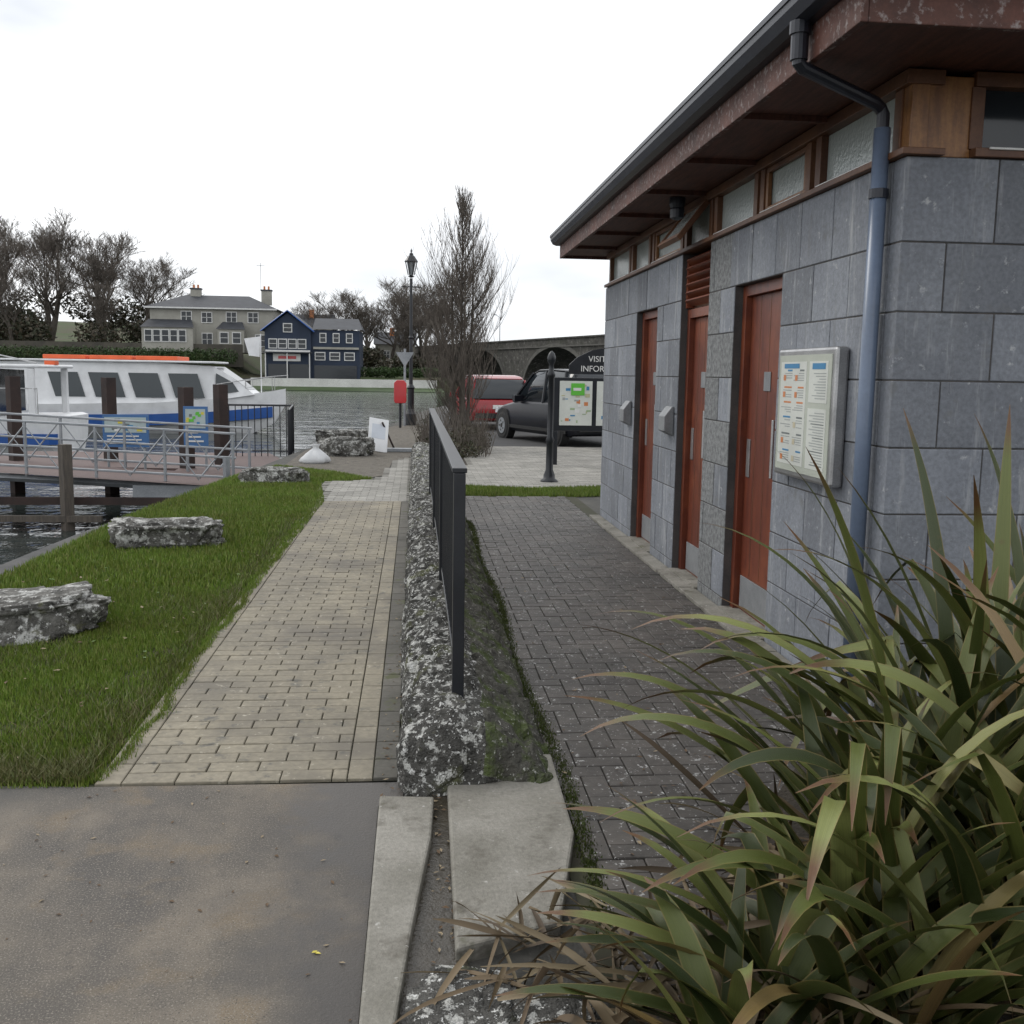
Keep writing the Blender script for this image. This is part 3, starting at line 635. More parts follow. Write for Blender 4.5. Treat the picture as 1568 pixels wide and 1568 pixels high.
clump('hillside_shrubs',[(U(-78,-40),U(150,168),U(5,9),U(2,4),3,U(1.5,3)) for _ in range(26)]+[(U(-78,-38),U(172,180),U(9,11.5),4,3,U(2,3)) for _ in range(12)]+[(U(-39,-24),U(162,170),U(6,8.5),3,2,U(1.5,2.5)) for _ in range(7)]+[(U(-23,-6),U(165,172),4,3,2,1.6) for _ in range(8)]+[(U(-5,6),U(160,170),2.5,2.5,2,1.5) for _ in range(6)],600,.4,evm)
clump('garden_hedge',[(x,147.5+U(-.5,.5),1.6+U(-.2,.2),1.3,.8,.7) for x in np.arange(-7,3.5,1.2)]+[(x,146,3.4,1.6,1,1.1) for x in np.arange(-60,-24,1.9)],500,.2,hgm)
# ---------------------------------------------------------------- far bank terrain
def sm(a,c,x): t=min(1,max(0,(x-a)/(c-a))); return t*t*(3-2*t)
def hf(x,y):
    ys=142 if x<3 else 142+(x-3)*7
    d=y-ys
    if d<0: return -1.6
    L=1-sm(-30,-23,x)
    return .3+L*4.4*sm(3,7,d)+(1-L)*.6*sm(1,5,d)+sm(25,150,d)*(2+7*L)*(1-sm(0,20,x))
b=MB(); xs=list(np.arange(-160,30,2.0))+[60,150,400]; xs=[-900,-400]+xs; ys=[141.9,142.0,144,145,146,147,148,149,150,152,155,160,165,170,180,190,200,220,240,260,290,330,400,700,1500]
for y in ys:
    for x in xs: b.v.append((x,y,hf(x,y)+ (nz(x,y,0,.15)*.3 if y>143 else 0)))
n=len(xs)
for j in range(len(ys)-1):
    for i in range(n-1): b.f.append((j*n+i,j*n+i+1,(j+1)*n+i+1,(j+1)*n+i)); b.m.append(0)
b.mats=[M('far_bank_grass',(.05,.075,.02),(.07,.055,.035),scale=.12,rough=1,bs=0)]; b.obj('far_bank_hill')
b=MB(); b.box(-22,3,141.6,141.88,-1.5,.6,M('pale_quay_wall',(.74,.74,.71),(.62,.62,.59),scale=.5,bs=0)); b.box(-120,-22.01,141.6,141.88,-1.5,.5,M('dark_quay_wall',(.08,.08,.07),(.05,.05,.05),scale=.5,bs=0)); b.obj('river_quay_wall')
b=MB(); b.add([(-24,138.5,-.97),(4,138.5,-.97),(4,141.6,-.5),(-24,141.6,-.5)],[(0,1,2,3)],hgm); b.obj('far_bank_grass_strip')
b=MB(); b.box(-75,-24,147.9,148.3,2,5.1,M('garden_wall_stone',(.10,.09,.07),(.06,.055,.045),scale=.8,bs=0)); b.obj('garden_wall')
# ---------------------------------------------------------------- houses
cream=M('cream_render',(.42,.41,.36),(.33,.32,.28),scale=.5,bs=0); navy=M('navy_render',(.03,.045,.08),(.022,.034,.06),scale=.5,bs=0)
def win(b,x,z,w,h,y,fr=whitep,bars=1):
    b.box(x-w/2-.12,x+w/2+.12,y-.10,y-.02,z-.12,z+h+.12,fr); b.box(x-w/2,x+w/2,y-.13,y-.101,z,z+h,darkglass)
    for k in range(bars): 
        xx=x-w/2+w*(k+1)/(bars+1); b.box(xx-.04,xx+.04,y-.15,y-.131,z,z+h,fr)
    b.box(x-w/2,x+w/2,y-.15,y-.132,z+h*.5-.03,z+h*.5+.03,fr)
H=root('cream_house'); b=MB(); Y=150
b.box(-37,-20,Y,Y+9,4,10.2,cream)
b.obj('walls',H)
b=MB(); zz=10.2
b.add([(-37.6,Y-.6,zz),(-19.4,Y-.6,zz),(-19.4,Y+9.6,zz),(-37.6,Y+9.6,zz),(-33,Y+4.5,12.2),(-24,Y+4.5,12.2)],[(0,1,5,4),(1,2,5),(2,3,4,5),(3,0,4),(3,2,1,0)],roofm)
b.box(-37.6,-19.4,Y-.62,Y-.5,10.0,10.2,whitep)
b.add([(-37.8,Y-2.6,7.3),(-30.5,Y-2.6,7.3),(-31.3,Y-.02,8.5),(-37.2,Y-.02,8.5)],[(0,1,2,3)],roofm)
b.add([(-27.6,Y-2.2,7.2),(-23.6,Y-2.2,7.2),(-24.3,Y-.02,8.3),(-27,Y-.02,8.3)],[(0,1,2,3)],roofm)
b.obj('roof',H)
b=MB(); b.box(-37.6,-30.7,Y-2.4,Y-.01,4,7.28,cream); b.box(-27.4,-23.8,Y-2,Y-.01,4,7.18,cream)
b.obj('bays',H)
b=MB()
for x in (-32,-29.2,-25.8,-22.8): win(b,x,8.3 if x!=-29.2 else 8.2,1.3,1.3,Y)
for x in np.arange(-36.7,-31,1.15): win(b,x,5.4,.85,1.5,Y-2.4,bars=0)
for x in (-26.5,-24.8): win(b,x,5.3,1.0,1.4,Y-2,bars=0)
win(b,-29.2,5,1.3,1.6,Y); win(b,-21.8,5,1.3,1.5,Y)
b.obj('windows',H)
b=MB()
for x in (-31.5,-21.5): b.box(x-.7,x+.7,Y+4,Y+5,11,13,cream); b.box(x-.8,x+.8,Y+3.9,Y+5.1,13,13.2,roofm)
for x in (-31.8,-31.2,-21.8,-21.2): b.tube([(x,Y+4.5,13.2),(x,Y+4.5,13.7)],.15,8,porange)
b.tube([(-22.3,Y+4.5,13),(-22.3,Y+4.5,17)],.04,4,galv); b.tube([(-22.9,Y+4.5,16.6),(-21.7,Y+4.5,16.6)],.04,4,galv)
b.obj('chimneys',H)
H=root('navy_house'); Y=144; b=MB()
b.box(-20.2,-7.6,Y+.5,Y+10,.2,7.2,navy)
b.prism([(-20.4,.2),(-14.2,.2),(-14.2,7.2),(-17.3,9.4),(-20.4,7.2)],Y,Y+9,navy,lambda u,v,w_:(u,w_,v))
b.obj('walls',H)
b=MB()
b.add([(-14,Y+.2,7.3),(-7.2,Y+.2,7.3),(-8,Y+5,9.0),(-14,Y+5,9.0)],[(0,1,2,3)],roofm)
b.add([(-7.2,Y+.2,7.3),(-7.2,Y+10,7.3),(-8,Y+5,9.0)],[(0,1,2)],roofm)
b.add([(-20.9,Y-.4,6.95),(-17.3,Y-.4,9.75),(-17.3,Y+9,9.75),(-20.9,Y+9,6.95)],[(0,1,2,3)],roofm)
b.add([(-13.7,Y-.4,6.95),(-17.3,Y-.4,9.75),(-17.3,Y+9,9.75),(-13.7,Y+9,6.95)],[(0,1,2,3)],roofm)
b.tube([(-20.9,Y-.45,6.9),(-17.3,Y-.45,9.7),(-13.7,Y-.45,6.9)],.10,4,blue)
b.obj('roof',H)
b=MB()
for x in (-19.3,-18,-16.7,-15.4): win(b,x,4.7,.95,1.1,Y-.0,bars=0)
win(b,-17.3,6.9,1.0,1.0,Y,bars=0)
for x in (-12.6,-10.8,-9): win(b,x,5.6,.7,1.1,Y+.5,bars=0)
for x in (-13,-11,-9): win(b,x,3.2,1.2,.9,Y+.5,bars=0)
b.box(-13.9,-7.7,Y+.2,Y+.48,4.6,4.9,cream); b.box(-20.3,-14.3,Y-.2,Y-.02,4.15,4.4,whitep)
b.box(-19.3,-15.6,Y-.12,Y-.02,2.9,3.9,whitep); b.box(-18.6,-16.2,Y-.14,Y-.121,3.2,3.6,red)
b.box(-20,-14.5,Y-.1,Y-.02,.4,2.5,darkglass); b.box(-13.8,-8,Y+.4,Y+.48,.6,2.4,darkglass)
for x in (-20.2,-17.3,-14.3): b.tube([(x,Y-1,.3),(x,Y-1,4.2)],.08,6,whitep)
b.box(-20.5,-14,Y-1.2,Y-.02,4.0,4.14,roofm)
b.obj('details',H)
for (x,y,z,w_,c) in ((-17,178,6,6,cream),(-3.5,185,3.5,7,cream)):
    H=root('distant_house'); b=MB(); b.box(x-w_/2,x+w_/2,y,y+6,z-4,z+3,c); b.obj('walls',H)
    b=MB(); b.prism([(-.4,3),(3,5.2),(6.4,3)],x-w_/2-.3,x+w_/2+.3,roofm,lambda u,v,q:(q,y+u,z+v)); b.box(x-1,x-.2,y+2,y+3,z+4,z+6,porange); b.obj('roof',H)
    b=MB(); win(b,x-1.5,z+.6,1,1.2,y); win(b,x+1.5,z+.6,1,1.2,y); b.obj('windows',H)
# ---------------------------------------------------------------- bridge
A=Vector((-10.6,230));Bp=Vector((21.8,117)); D=(Bp-A); Ln=D.length; D/=Ln; Nn=Vector((-D.y,D.x))
brs=M('bridge_masonry',(.105,.10,.088),(.045,.043,.038),scale=1.3,rough=.95,bs=0,fine=.45,spots=[((.17,.165,.15),2.5,.56,.64),((.04,.042,.03),.35,.5,.7)])
arches=[(.02,.10),(.13,.24),(.28,.40),(.43,.535),(.555,.725),(.785,.965),(1.0,1.15)]
poly=[(-20,6.4),(-20,-2)]
for (a,c) in arches:
    s0,s1=a*Ln,c*Ln; cx=(s0+s1)/2; rr=(s1-s0)/2; hh=min(6.1,rr*.62+.0)
    poly.append((s0,-2)); poly.append((s0,-1))
    for k in range(1,20):
        t=math.pi*(1-k/20); poly.append((cx+rr*math.cos(t),-1+hh*math.sin(t)**.9))
    poly.append((s1,-1)); poly.append((s1,-2))
poly+=[(Ln*1.7,-2),(Ln*1.7,6.0)]
bf=lambda u,v,w_:(A.x+D.x*u+Nn.x*w_,A.y+D.y*u+Nn.y*w_,v)
Bq=root('stone_arch_bridge'); b=MB(); b.prism(poly,0,7,brs,bf); b.obj('arched_body',Bq)
b=MB(); b.prism([(-20,5.3),(Ln*1.7,4.95),(Ln*1.7,5.12),(-20,5.47)],-.2,-.01,M('string_course',(.13,.125,.11),(.08,.078,.07),scale=.9,bs=0),bf)
b.prism([(-20,6.35),(Ln*1.7,5.98),(Ln*1.7,6.15),(-20,6.55)],-.15,.6,brs,bf)
vous=M('voussoirs',(.13,.125,.11),(.08,.078,.07),scale=1,bs=0)
for (a,c) in arches:
    s0,s1=a*Ln,c*Ln; cx=(s0+s1)/2; rr=(s1-s0)/2; hh=min(6.1,rr*.62)
    ps=[];qs=[]
    for k in range(0,21):
        t=math.pi*(1-k/20); st=max(0,math.sin(t))**.9
        ps.append((cx+rr*math.cos(t),-1+hh*st)); qs.append((cx+(rr+.5)*math.cos(t),-1+(hh+.5)*st))
    b.prism(ps+qs[::-1],-.10,-.005,vous,bf)
b.obj('parapet_trim',Bq)
b=MB()
for t in (.66,):
    x,y,z=bf(t*Ln,6,2); b.tube([(x,y,6),(x,y,10.0),(x-.6,y,10.4)],[.07,.05,.04],6,galv); b.box(x-1.0,x-.5,y-.1,y+.1,10.35,10.47,galv)
b.obj('bridge_street_lights',Bq)
# ---------------------------------------------------------------- boats
T=root('tour_boat',(-5.4,44,-1),0); b=MB()
def hullsec(x,hw,zb,zt,fl=.25): 
    return [(x,-hw,zt),(x,-hw*(1-fl*.3),zt*.5+zb*.5),(x,-hw*(1-fl)*.75,zb),(x,hw*(1-fl)*.75,zb),(x,hw*(1-fl*.3),zt*.5+zb*.5),(x,hw,zt)]
st=[(-13.5,1.7,-.3,1.15),(-9,1.85,-.3,1.15),(-5,1.8,-.3,1.25),(-3,1.5,-.3,1.4),(-1.5,.95,-.1,1.6),(-.5,.4,.4,1.75),(0,.03,1.2,1.85)]
b.loft([hullsec(*s) for s in st],white); b.obj('hull',T)
b=MB(); b.loft([[(x,-hw-.012,zt*.62+.02),(x,-hw*.99-.012,zt*.62-.42),(x,-hw*.96-.012,zt*.62-.43),(x,-hw*.97,zt*.62+.02)] for x,hw,zb,zt in st[:-1]],blue); b.obj('blue_stripe',T)
b=MB()
def cab(x,hw,z0,z1,xs=0): return [(x+xs,-hw,z0),(x,-hw*.9,z1),(x,hw*.9,z1),(x+xs,hw,z0)]
b.loft([cab(-12.8,1.5,1.15,2.75),cab(-9,1.6,1.15,2.85),cab(-5,1.55,1.2,2.85),cab(-2.7,1.4,1.35,2.72),[(-1.15,-.95,1.6),(-1.9,-.95,2.2),(-1.9,.95,2.2),(-1.15,.95,1.6)]],white); b.obj('cabin',T)
b=MB()
x=-9.1
while x<-3.2:
    b.add([(x+.3,-1.585,1.45),(x+1.45,-1.585,1.45),(x+1.15,-1.50,2.42),(x,-1.50,2.42)],[(0,1,2,3)],cabinglass); x+=1.55
b.add([(-2.65,-1.385,1.6),(-1.75,-1.08,1.72),(-2.0,-1.05,2.1),(-2.6,-1.30,2.45)],[(0,1,2,3)],cabinglass)
b.add([(-1.38,-.93,1.80),(-1.86,-.93,2.18),(-2.6,-1.2,2.66),(-2.6,1.2,2.66),(-1.86,.93,2.18),(-1.38,.93,1.8)],[(0,1,4,5),(1,2,3,4)],cabinglass)
b.obj('windows',T)
b=MB(); b.box(-13,-2.6,-1.6,1.6,2.84,2.92,white)
for x in (-9.4,-7.6,-5.8): b.box(x,x+1.65,-1.1,1.1,2.93,3.10,orange)
b.obj('roof_and_liferafts',T,bevel=.03)
b=MB(); 
for y in (-1,1):
    b.tube([(-2.6,y*1.4,2.0),(-1.5,y*.95,2.2),(-.5,y*.4,2.35),(.1,0,2.4)],.02,5,steel)
    for x,hw,z in ((-2.4,1.3,1.45),(-1.5,.95,1.6),(-.5,.4,1.75)): b.tube([(x,y*hw,z),(x,y*hw,z+.62)],.015,5,steel)
b.tube([(-1.0,0,1.6),(-1.0,0,4.1)],.025,6,white)
b.add([(-1.02,0,4.0),(-1.7,.15,3.9),(-1.5,.1,3.2),(-1.05,0,3.15)],[(0,1,2,3)],white)
b.obj('bow_rail_and_flag',T)
C=root('cabin_cruiser',(-9.9,31,-1),0); b=MB()
st=[(-9,1.5,-.3,1.2),(-5,1.6,-.3,1.2),(-2,1.6,-.3,1.2),(-.2,1.5,-.2,1.25),(0,1.4,0,1.2)]
b.loft([hullsec(*s) for s in st],white); b.obj('hull',C)
b=MB(); b.loft([[(x,-hw-.012,.75),(x,-hw*.99-.012,.45),(x,-hw*.98,.45),(x,-hw*.98,.75)] for x,hw,zb,zt in st],blue); b.obj('stripe',C)
b=MB(); b.loft([cab(-8,1.3,1.3,2.5),cab(-3,1.35,1.3,2.55),cab(-1.8,1.3,1.3,2.5,.1)],white); b.box(-8,-.4,-1.45,1.45,2.56,2.66,white)
b.box(-.75,-.55,-1.42,-1.3,1.2,2.56,white); b.box(-.75,-.55,1.3,1.42,1.2,2.56,white)
b.loft([cab(-7,1.1,2.67,3.2),cab(-3.4,1.1,2.67,3.1),cab(-2.7,1.0,2.67,2.85,.3)],white); b.obj('superstructure',C,bevel=.04)
b=MB(); 
b.box(-1.72,-1.68,-1.0,1.0,1.3,2.5,darkglass)
for x in (-6.6,-4.9,-3.3): b.add([(x,-1.365,1.6),(x+1.3,-1.37,1.6),(x+1.1,-1.3,2.3),(x+.1,-1.29,2.3)],[(0,1,2,3)],cabinglass)
b.add([(-3.3,-1.12,2.75),(-2.9,-1.08,2.75),(-3.35,-1.02,3.05),(-4.2,-1.02,3.1),(-4.2,-1.12,2.75)],[(0,1,2,3,4)],cabinglass)
b.obj('windows',C)
b=MB(); b.tube([(-8,-1.3,3.2),(-5,-1.3,3.35),(-2.4,-1.3,3.1),(-.5,-1.3,2.7)],.02,5,steel); b.tube([(-.5,-1.4,1.2),(-.5,-1.4,2.0),(-2,-1.45,2.0)],.02,5,steel); b.box(-.7,-.4,-.15,.15,2.66,2.78,orange); b.obj('rails',C)
# ---------------------------------------------------------------- jetty
J=root('jetty_gangway'); b=MB()
gp=lambda x:(-.32+(-3.1-x)*.055)
b.add([(-3.0,17.0,-.3),(-3.0,19,-.3),(-9.5,19,gp(-9.5)),(-9.5,17.4,gp(-9.5))],[(0,1,2,3)],deckm)
b.prism([(-3.0,17.5),(-2.5,21.5),(-3.4,24.5),(-9,24.5),(-9,21),(-4.6,20.5),(-4.4,17.5)],-.45,-.33,deckm)
for y in (17.3,19):
    b.tube([(-3.0,y,-.38),(-9.5,y,gp(-9.5)-.08)],.06,4,galv)
b.box(-4.6,-2.6,17.2,17.35,-.5,-.3,galv)
b.obj('deck',J)
b=MB()
for y in (17.3,19.0):
    for h in (.12,.45,.85): b.tube([(-2.95,y,-.3+h),(-9.5,y,gp(-9.5)+h)],.022,5,galv)
    x=-3.0
    while x>-9.5: 
        z=gp(x); b.tube([(x,y,z-.05),(x,y,z+.85)],.028,5,galv)
        b.tube([(x,y,z+.8),(x-.55,y,gp(x-.55)+.1)],.014,4,galv); b.tube([(x-.55,y,z+.1),(x-1.1,y,gp(x-1.1)+.8)],.010,4,galv)
        x-=1.1
b.obj('galvanised_rails',J)
b=MB()
def blackrail(p,q,z=-.33,h=1.15):
    p=Vector((*p,z));q=Vector((*q,z)); L=(q-p).length; n=max(2,int(L/.14))
    b.tube([p+Vector((0,0,h)),q+Vector((0,0,h))],.022,5,blackp); b.tube([p+Vector((0,0,.12)),q+Vector((0,0,.12))],.015,5,blackp)
    for i in range(n+1):
        t=p.lerp(q,i/n); b.tube([t,t+Vector((0,0,h))],.03 if i in (0,n) else .011,4,blackp)
blackrail((-4.3,23.6),(-2.75,23.6)); blackrail((-2.75,23.6),(-2.5,20.8))
b.obj('black_railing',J)
b=MB()
for (x,y,z) in ((-6.3,22,1.4),(-4.45,20.6,1.25),(-3.95,21.5,1.3),(-8.2,22,1.4)): b.tube([(x,y,-2),(x,y,z)],.15,4,brownpile)
b.tube([(-5.55,16.9,-2),(-5.55,16.9,.38)],.11,4,greypile); b.tube([(-3.05,17.0,-2),(-3.05,17,.2)],.06,4,galv)
b.obj('mooring_piles',J)
b=MB(); b.box(-9.5,-5.0,16.8,16.9,-.86,-.76,greypile); b.box(-9.5,-3.3,17.1,17.2,-.62,-.5,brownpile); b.obj('fender_beam',J)
for (x,y,w_,h,z) in ((-5.5,20.2,.85,.62,.1),(-4.15,20,.45,.75,.15)):
    s=root('jetty_sign'); b=MB(); b.box(x-w_/2,x+w_/2,y,y+.06,z,z+h,blue2); b.box(x-w_/2+.04,x+w_/2-.04,y-.008,y-.001,z+h*.45,z+h-.05,simple('sign_print',(.42,.50,.50),.4))
    for _ in range(12):
        px2=x+U(-.42,.25)*w_; pz2=z+h*U(.48,.85); b.box(px2,px2+w_*.12,y-.011-_*.0004,y-.0085,pz2,pz2+h*.07,random.choice([green_p,yellow,whitep,pblue,ink]))
    for k in range(3): b.box(x-w_/2+.08,x+w_/2-.08-k*.05,y-.012,y-.001,z+h*(.1+.11*k),z+h*(.14+.11*k),whitep)
    b.tube([(x-w_*.4,y+.03,-.33),(x-w_*.4,y+.03,z)],.025,6,galv); b.tube([(x+w_*.4,y+.03,-.33),(x+w_*.4,y+.03,z)],.025,6,galv); b.obj('panel',s)
# ---------------------------------------------------------------- street furniture
def lantern(b,x,y,z):
    b.lathe(x,y,[(.03,z-.08),(.10,z-.04),(.03,z)],10,blackp)
    for k in range(6):
        a=k*math.pi/3; b.tube([(x+.09*math.cos(a),y+.09*math.sin(a),z),(x+.17*math.cos(a),y+.17*math.sin(a),z+.38)],.014,4,blackp)
    b.lathe(x,y,[(.075,z+.01),(.15,z+.37)],6,glassm('lantern_glass',(.22,.24,.25),.1,4))
    b.lathe(x,y,[(.21,z+.38),(.2,z+.41),(.11,z+.54),(.06,z+.58),(.06,z+.62),(.015,z+.66),(.03,z+.70),(.005,z+.78)],10,blackp)
L=root('street_lamp'); b=MB(); x,y=-.12,31.5
b.lathe(x,y,[(.17,0),(.17,.35),(.13,.42),(.10,.5),(.10,1.1),(.13,1.15),(.06,1.25),(.055,2.6),(.08,2.65),(.05,2.7),(.045,4.4)],14,blackp)
lantern(b,x,y,4.5); b.tube([(x-.3,y,4.15),(x+.3,y,4.15)],.018,6,blackp); b.obj('post_and_lantern',L)
L=root('traffic_sign'); b=MB(); x,y=-.3,31
b.tube([(x,y,0),(x,y,2.3)],.035,8,galv); 
b.prism([(x-.27,2.2),(x+.27,2.2),(x,1.76)][::-1],y-.05,y-.035,galv,lambda u,v,w_:(u,w_,v)); b.obj('triangle_plate',L)
L=root('lifebuoy_housing'); b=MB(); x,y=-.42,30
b.tube([(x,y,0),(x,y,.75)],.04,8,blackp); b.box(x-.04,x+.04,y-.03,y+.03,.6,.9,blackp)
b.prism([(-.15,.72),(.15,.72),(.18,.8),(.18,1.3),(.1,1.38),(-.1,1.38),(-.18,1.3),(-.18,.8)],-.1,.1,red,lambda u,v,w_:(x+u,y+w_,v)); b.obj('red_case',L,bevel=.02)
L=root('bollard_post'); b=MB(); x,y=2.0,15.1
b.lathe(x,y,[(.13,0),(.13,.04),(.09,.07),(.085,.12),(.055,.2),(.05,.6),(.065,.64),(.045,.7),(.04,1.55),(.06,1.58),(.06,1.62),(.04,1.66),(.035,1.75),(.06,1.8),(.065,1.85),(.045,1.91),(.01,1.95)],16,blackp); b.obj('cast_post',L,smooth=True)
L=root('a_frame_sign'); b=MB(); x,y=-.75,20.6
R=Matrix.Translation((x,y,0))@Matrix.Rotation(.35,4,'Z')@Matrix.Rotation(-.35,4,'X')@Matrix.Rotation(.18,4,'Y')
b.box(-.2,.2,-.015,.015,.03,.72,white,R); b.box(-.14,.14,-.019,-.0155,.3,.6,simple('faded_print',(.6,.64,.70),.4),R)
b.tube([(x+.1,y+.2,.6),(x+.35,y+.45,.02)],.02,5,brownpile); b.tube([(x-.1,y+.2,.6),(x-.05,y+.6,.02)],.02,5,brownpile); b.box(x+.1,x+.7,y+.1,y+.35,.02,.08,galv); b.obj('board',L)
# white sack slumped on the gravel: gathered neck, drooping folds
b=MB(); secs=[]
for (z,r_) in ((0,.20),(.04,.24),(.10,.22),(.17,.16),(.23,.09),(.27,.045),(.30,.05),(.34,.075)):
    secs.append([(-1.75+(r_*(1+.16*math.sin(5*a+z*9)+.08*math.sin(9*a)))*math.cos(a)+z*.12,18.1+(r_*.8*(1+.16*math.sin(5*a+z*9)))*math.sin(a),z) for a in [2*math.pi*k/28 for k in range(28)]])
b.loft(secs,simple('woven_sack',(.62,.63,.64),.8)); b.obj('rubble_sack',smooth=True)
# information board
I=root('information_board'); b=MB(); y=18
b.box(2.44,4.6,y,y+.1,.62,1.56,blackp)
for x in (2.47,4.55): b.box(x-.05,x+.05,y-.005,y+.105,0,.62,blackp)
b.obj('case',I,bevel=.01)
b=MB(); b.box(2.54,3.12,y-.012,y-.001,.72,1.5,paper); b.box(3.2,3.8,y-.012,y-.001,.72,1.5,paper); b.box(3.88,4.5,y-.012,y-.001,.72,1.5,paper)
b.box(2.74,2.98,y-.024,y-.019,1.25,1.46,green_p); b.box(2.78,2.92,y-.027,y-.0245,1.33,1.38,whitep); random.seed(3)
mapc=simple('map_print',(.50,.48,.30),.5); mapg=simple('map_green',(.35,.45,.28),.5)
for _ in range(60):
    x=U(2.57,3.04) if _%2 else U(3.24,3.7); z=U(.75,1.42); c=random.choice([ink2,mapc,mapg,mapc,mapg,whitep,porange,paper,pblue])
    b.box(x,x+U(.02,.09),y-.0135-_*.00008,y-.0125,z,z+U(.015,.07),c)
b.obj('posters',I)
b=MB(); P=[(2.7,1.62),(2.7,1.78),(2.85,1.92),(3.1,2.04),(3.4,2.1),(3.7,2.04),(3.95,1.92),(4.1,1.78),(4.1,1.62)]
b.prism(P,y+.02,y+.06,blackp,lambda u,v,w_:(u,w_,v)); b.obj('arched_header',I)
def text(s,x,y,z,size,mat,parent,rz=0):
    c=bpy.data.curves.new('lettering','FONT'); c.body=s; c.size=size; c.align_x='CENTER'; c.extrude=.002; o=bpy.data.objects.new('lettering',c); S.collection.objects.link(o)
    o.location=(x,y,z); o.rotation_euler=(math.pi/2,0,rz); c.materials.append(mat); o.parent=parent; return o
text('VISITOR',3.3,y+.015,1.84,.145,whitep,I); text('INFORMATION',3.4,y+.015,1.67,.145,whitep,I)
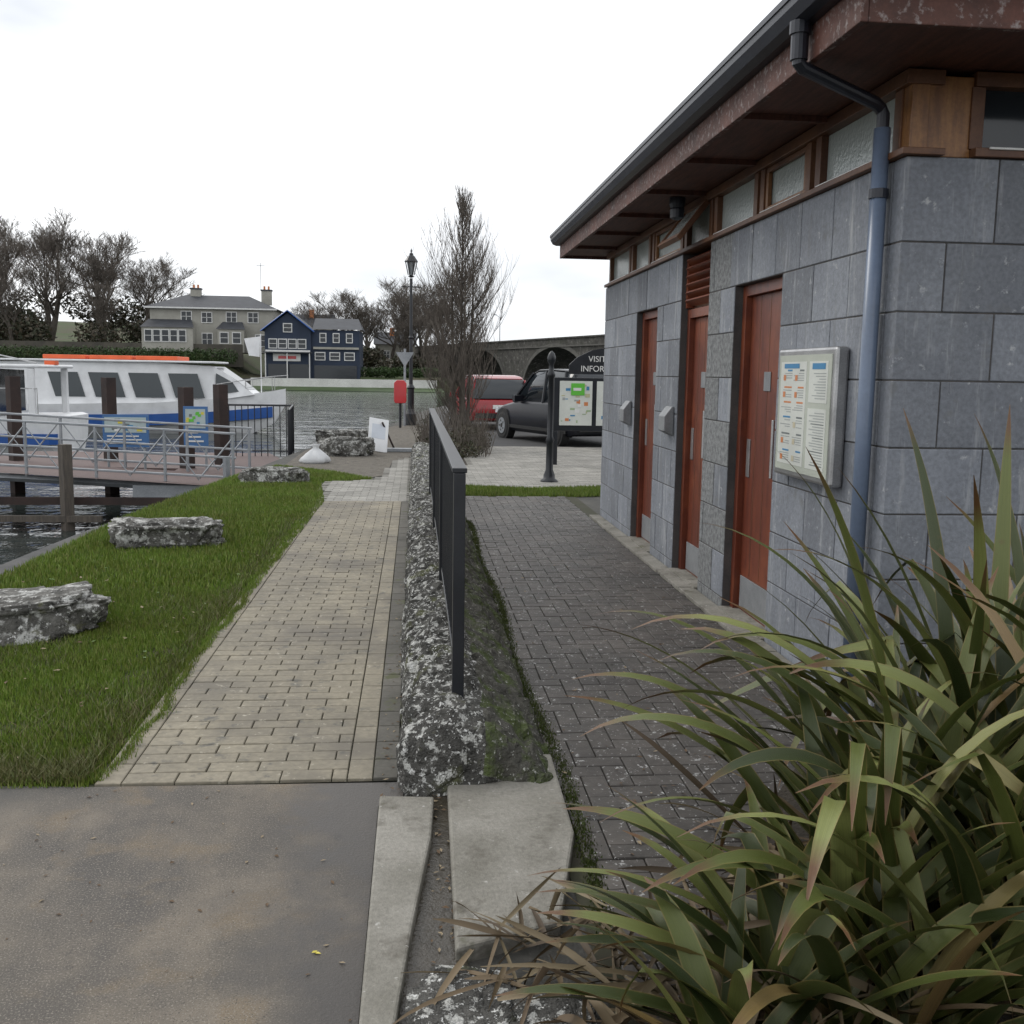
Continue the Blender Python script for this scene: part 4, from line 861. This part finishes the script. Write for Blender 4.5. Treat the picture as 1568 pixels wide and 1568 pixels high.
# ---------------------------------------------------------------- cars
def car(name,loc,rotz,paint,Ls=4.4,Wd=1.78,Hh=1.55,suv=False):
    C=root(name,loc,rotz); hw=Wd/2; b=MB()
    bz=.98 if suv else .92; 
    st=[(0,.62,.42,.80),(.06,bz-.06,.30,.92),(.35,bz,.24,.985),(1.2,bz,.22,1.0),(Ls*.55,bz-.01,.22,1.0),(Ls*.70,bz-.04,.22,.995),(Ls*.86,bz-.14,.24,.97),(Ls*.96,bz-.26,.27,.90),(Ls,bz-.42,.38,.74)]
    def sec(x,zt,zb,k):
        w=hw*k; m=(zt+zb)/2
        return [(x,-w*.93,zb),(x,-w,zb+.12),(x,-w*1.0,m+.03),(x,-w*.965,zt-.05),(x,-w*.90,zt),(x,w*.90,zt),(x,w*.965,zt-.05),(x,w,m+.03),(x,w,zb+.12),(x,w*.93,zb)]
    b.loft([sec(*s) for s in st],paint); o=b.obj('body',C,smooth=True,bevel=.02)
    b=MB(); gz=bz-.02; rt=Hh
    gs_=[(.12,gz,gz+.02),(.35,gz,rt-.12),(.6,gz,rt-.04),(1.4,gz,rt),(Ls*.48,gz,rt-.02),(Ls*.55,gz,rt-.12),(Ls*.73,gz-.04,gz+.0)]
    if suv: gs_[1]=(.22,gz,rt-.08)
    def gsec(x,z0,z1):
        t=(z1-gz)/(rt-gz); w0=hw*.91; w1=hw*(.91-.17*t); return [(x,-w0,z0),(x,-w1,z1-.04*t),(x,-w1+.08*t,z1),(x,w1-.08*t,z1),(x,w1,z1-.04*t),(x,w0,z0)]
    b.loft([gsec(*s) for s in gs_],darkglass); b.obj('glasshouse',C,smooth=True)
    b=MB()
    b.loft([[(x,-hw*.74,z),(x,-hw*.70,z+.025),(x,hw*.70,z+.025),(x,hw*.74,z)] for x,z in ((.42,rt-.10),(.7,rt-.035),(1.4,rt-.005),(Ls*.48,rt-.02),(Ls*.54,rt-.09))],paint)
    for sgn in (-1,1):
        for P in ([(Ls*.54,rt-.09),(Ls*.72,gz)],[(Ls*.38,rt-.03),(Ls*.36,gz)],[(.75,rt-.05),(.55,gz)],[(.33,rt-.12),(.12,gz)]):
            (x0,z0),(x1,z1)=P; b.tube([(x0,sgn*hw*.755,z0),(x1,sgn*hw*.915,z1)],.035,5,paint)
    b.box(Ls*.60,Ls*.63,-hw-.14,-hw*.9,bz-.02,bz+.12,paint); b.box(Ls*.60,Ls*.63,hw*.9,hw+.14,bz-.02,bz+.12,paint)
    b.obj('roof_and_pillars',C,smooth=False)
    b=MB()
    for x in (.8,Ls-.82):
        for sgn in (-1,1):
            yy=sgn*(hw-.08)
            b.tube([(x,yy-.095,.36),(x,yy+.095,.36)],.40,24,rubber)
            b.tube([(x,yy-.115,.33),(x,yy-.1,.33),(x,yy+.1,.33),(x,yy+.115,.33)],[.29,.33,.33,.29],24,rubber)
            b.tube([(x,yy-.125,.33),(x,yy+.125,.33)],.2,16,galv)
            b.tube([(x,yy-.128,.33),(x,yy+.128,.33)],.06,10,rubber)
            for k in range(5):
                a=k*2*math.pi/5; b.box(x+.12*math.cos(a)-.025,x+.12*math.cos(a)+.025,yy-.127,yy+.127,.33+.12*math.sin(a)-.025,.33+.12*math.sin(a)+.025,rubber)
    b.obj('wheels',C)
    b=MB(); lamp=simple('tail_lamp',(.5,.02,.02),.2); hl=simple('head_lamp',(.6,.62,.65),.1)
    for sgn in (-1,1):
        b.box(.0,.14,sgn*hw*.9-.07,sgn*hw*.9+.07,bz-.3,bz-.02,lamp); b.box(Ls*.945,Ls*.985,sgn*hw*.72-.14,sgn*hw*.72+.14,bz-.36,bz-.22,hl)
    b.box(-.02,.0,-.26,.26,.62,.73,whitep); b.box(-.03,.1,-hw*.8,hw*.8,.36,.5,rubber)
    for sgn in (-1,1): b.box(.3,Ls-.4,sgn*hw*1.003-.004,sgn*hw*1.003+.004,.30,.38,rubber)
    b.obj('lamps_and_trim',C,bevel=.01); return C
blackcar=M('black_car_paint',(.008,.009,.013),(.012,.013,.018),scale=1,rough=.3,bs=0,fine=0,spec=.25,coat=.05)
redcar=M('red_car_paint',(.30,.012,.018),(.26,.01,.015),scale=1,rough=.25,bs=0,fine=0,coat=.4)
hd=math.atan2(.94,-.33)
car('parked_suv',(4.3,22.55,0),hd,blackcar,Ls=4.5,Wd=1.85,Hh=1.72,suv=True)
C=car('parked_car',(2.45,29.0,0),math.atan2(.98,-.12),redcar,Ls=4.1,Wd=1.9,Hh=1.55)
car('parked_car',(5.2,31,0),math.atan2(.98,-.1),blackcar,Ls=4.2,Wd=1.75,Hh=1.5)
print('objs',len(bpy.data.objects))
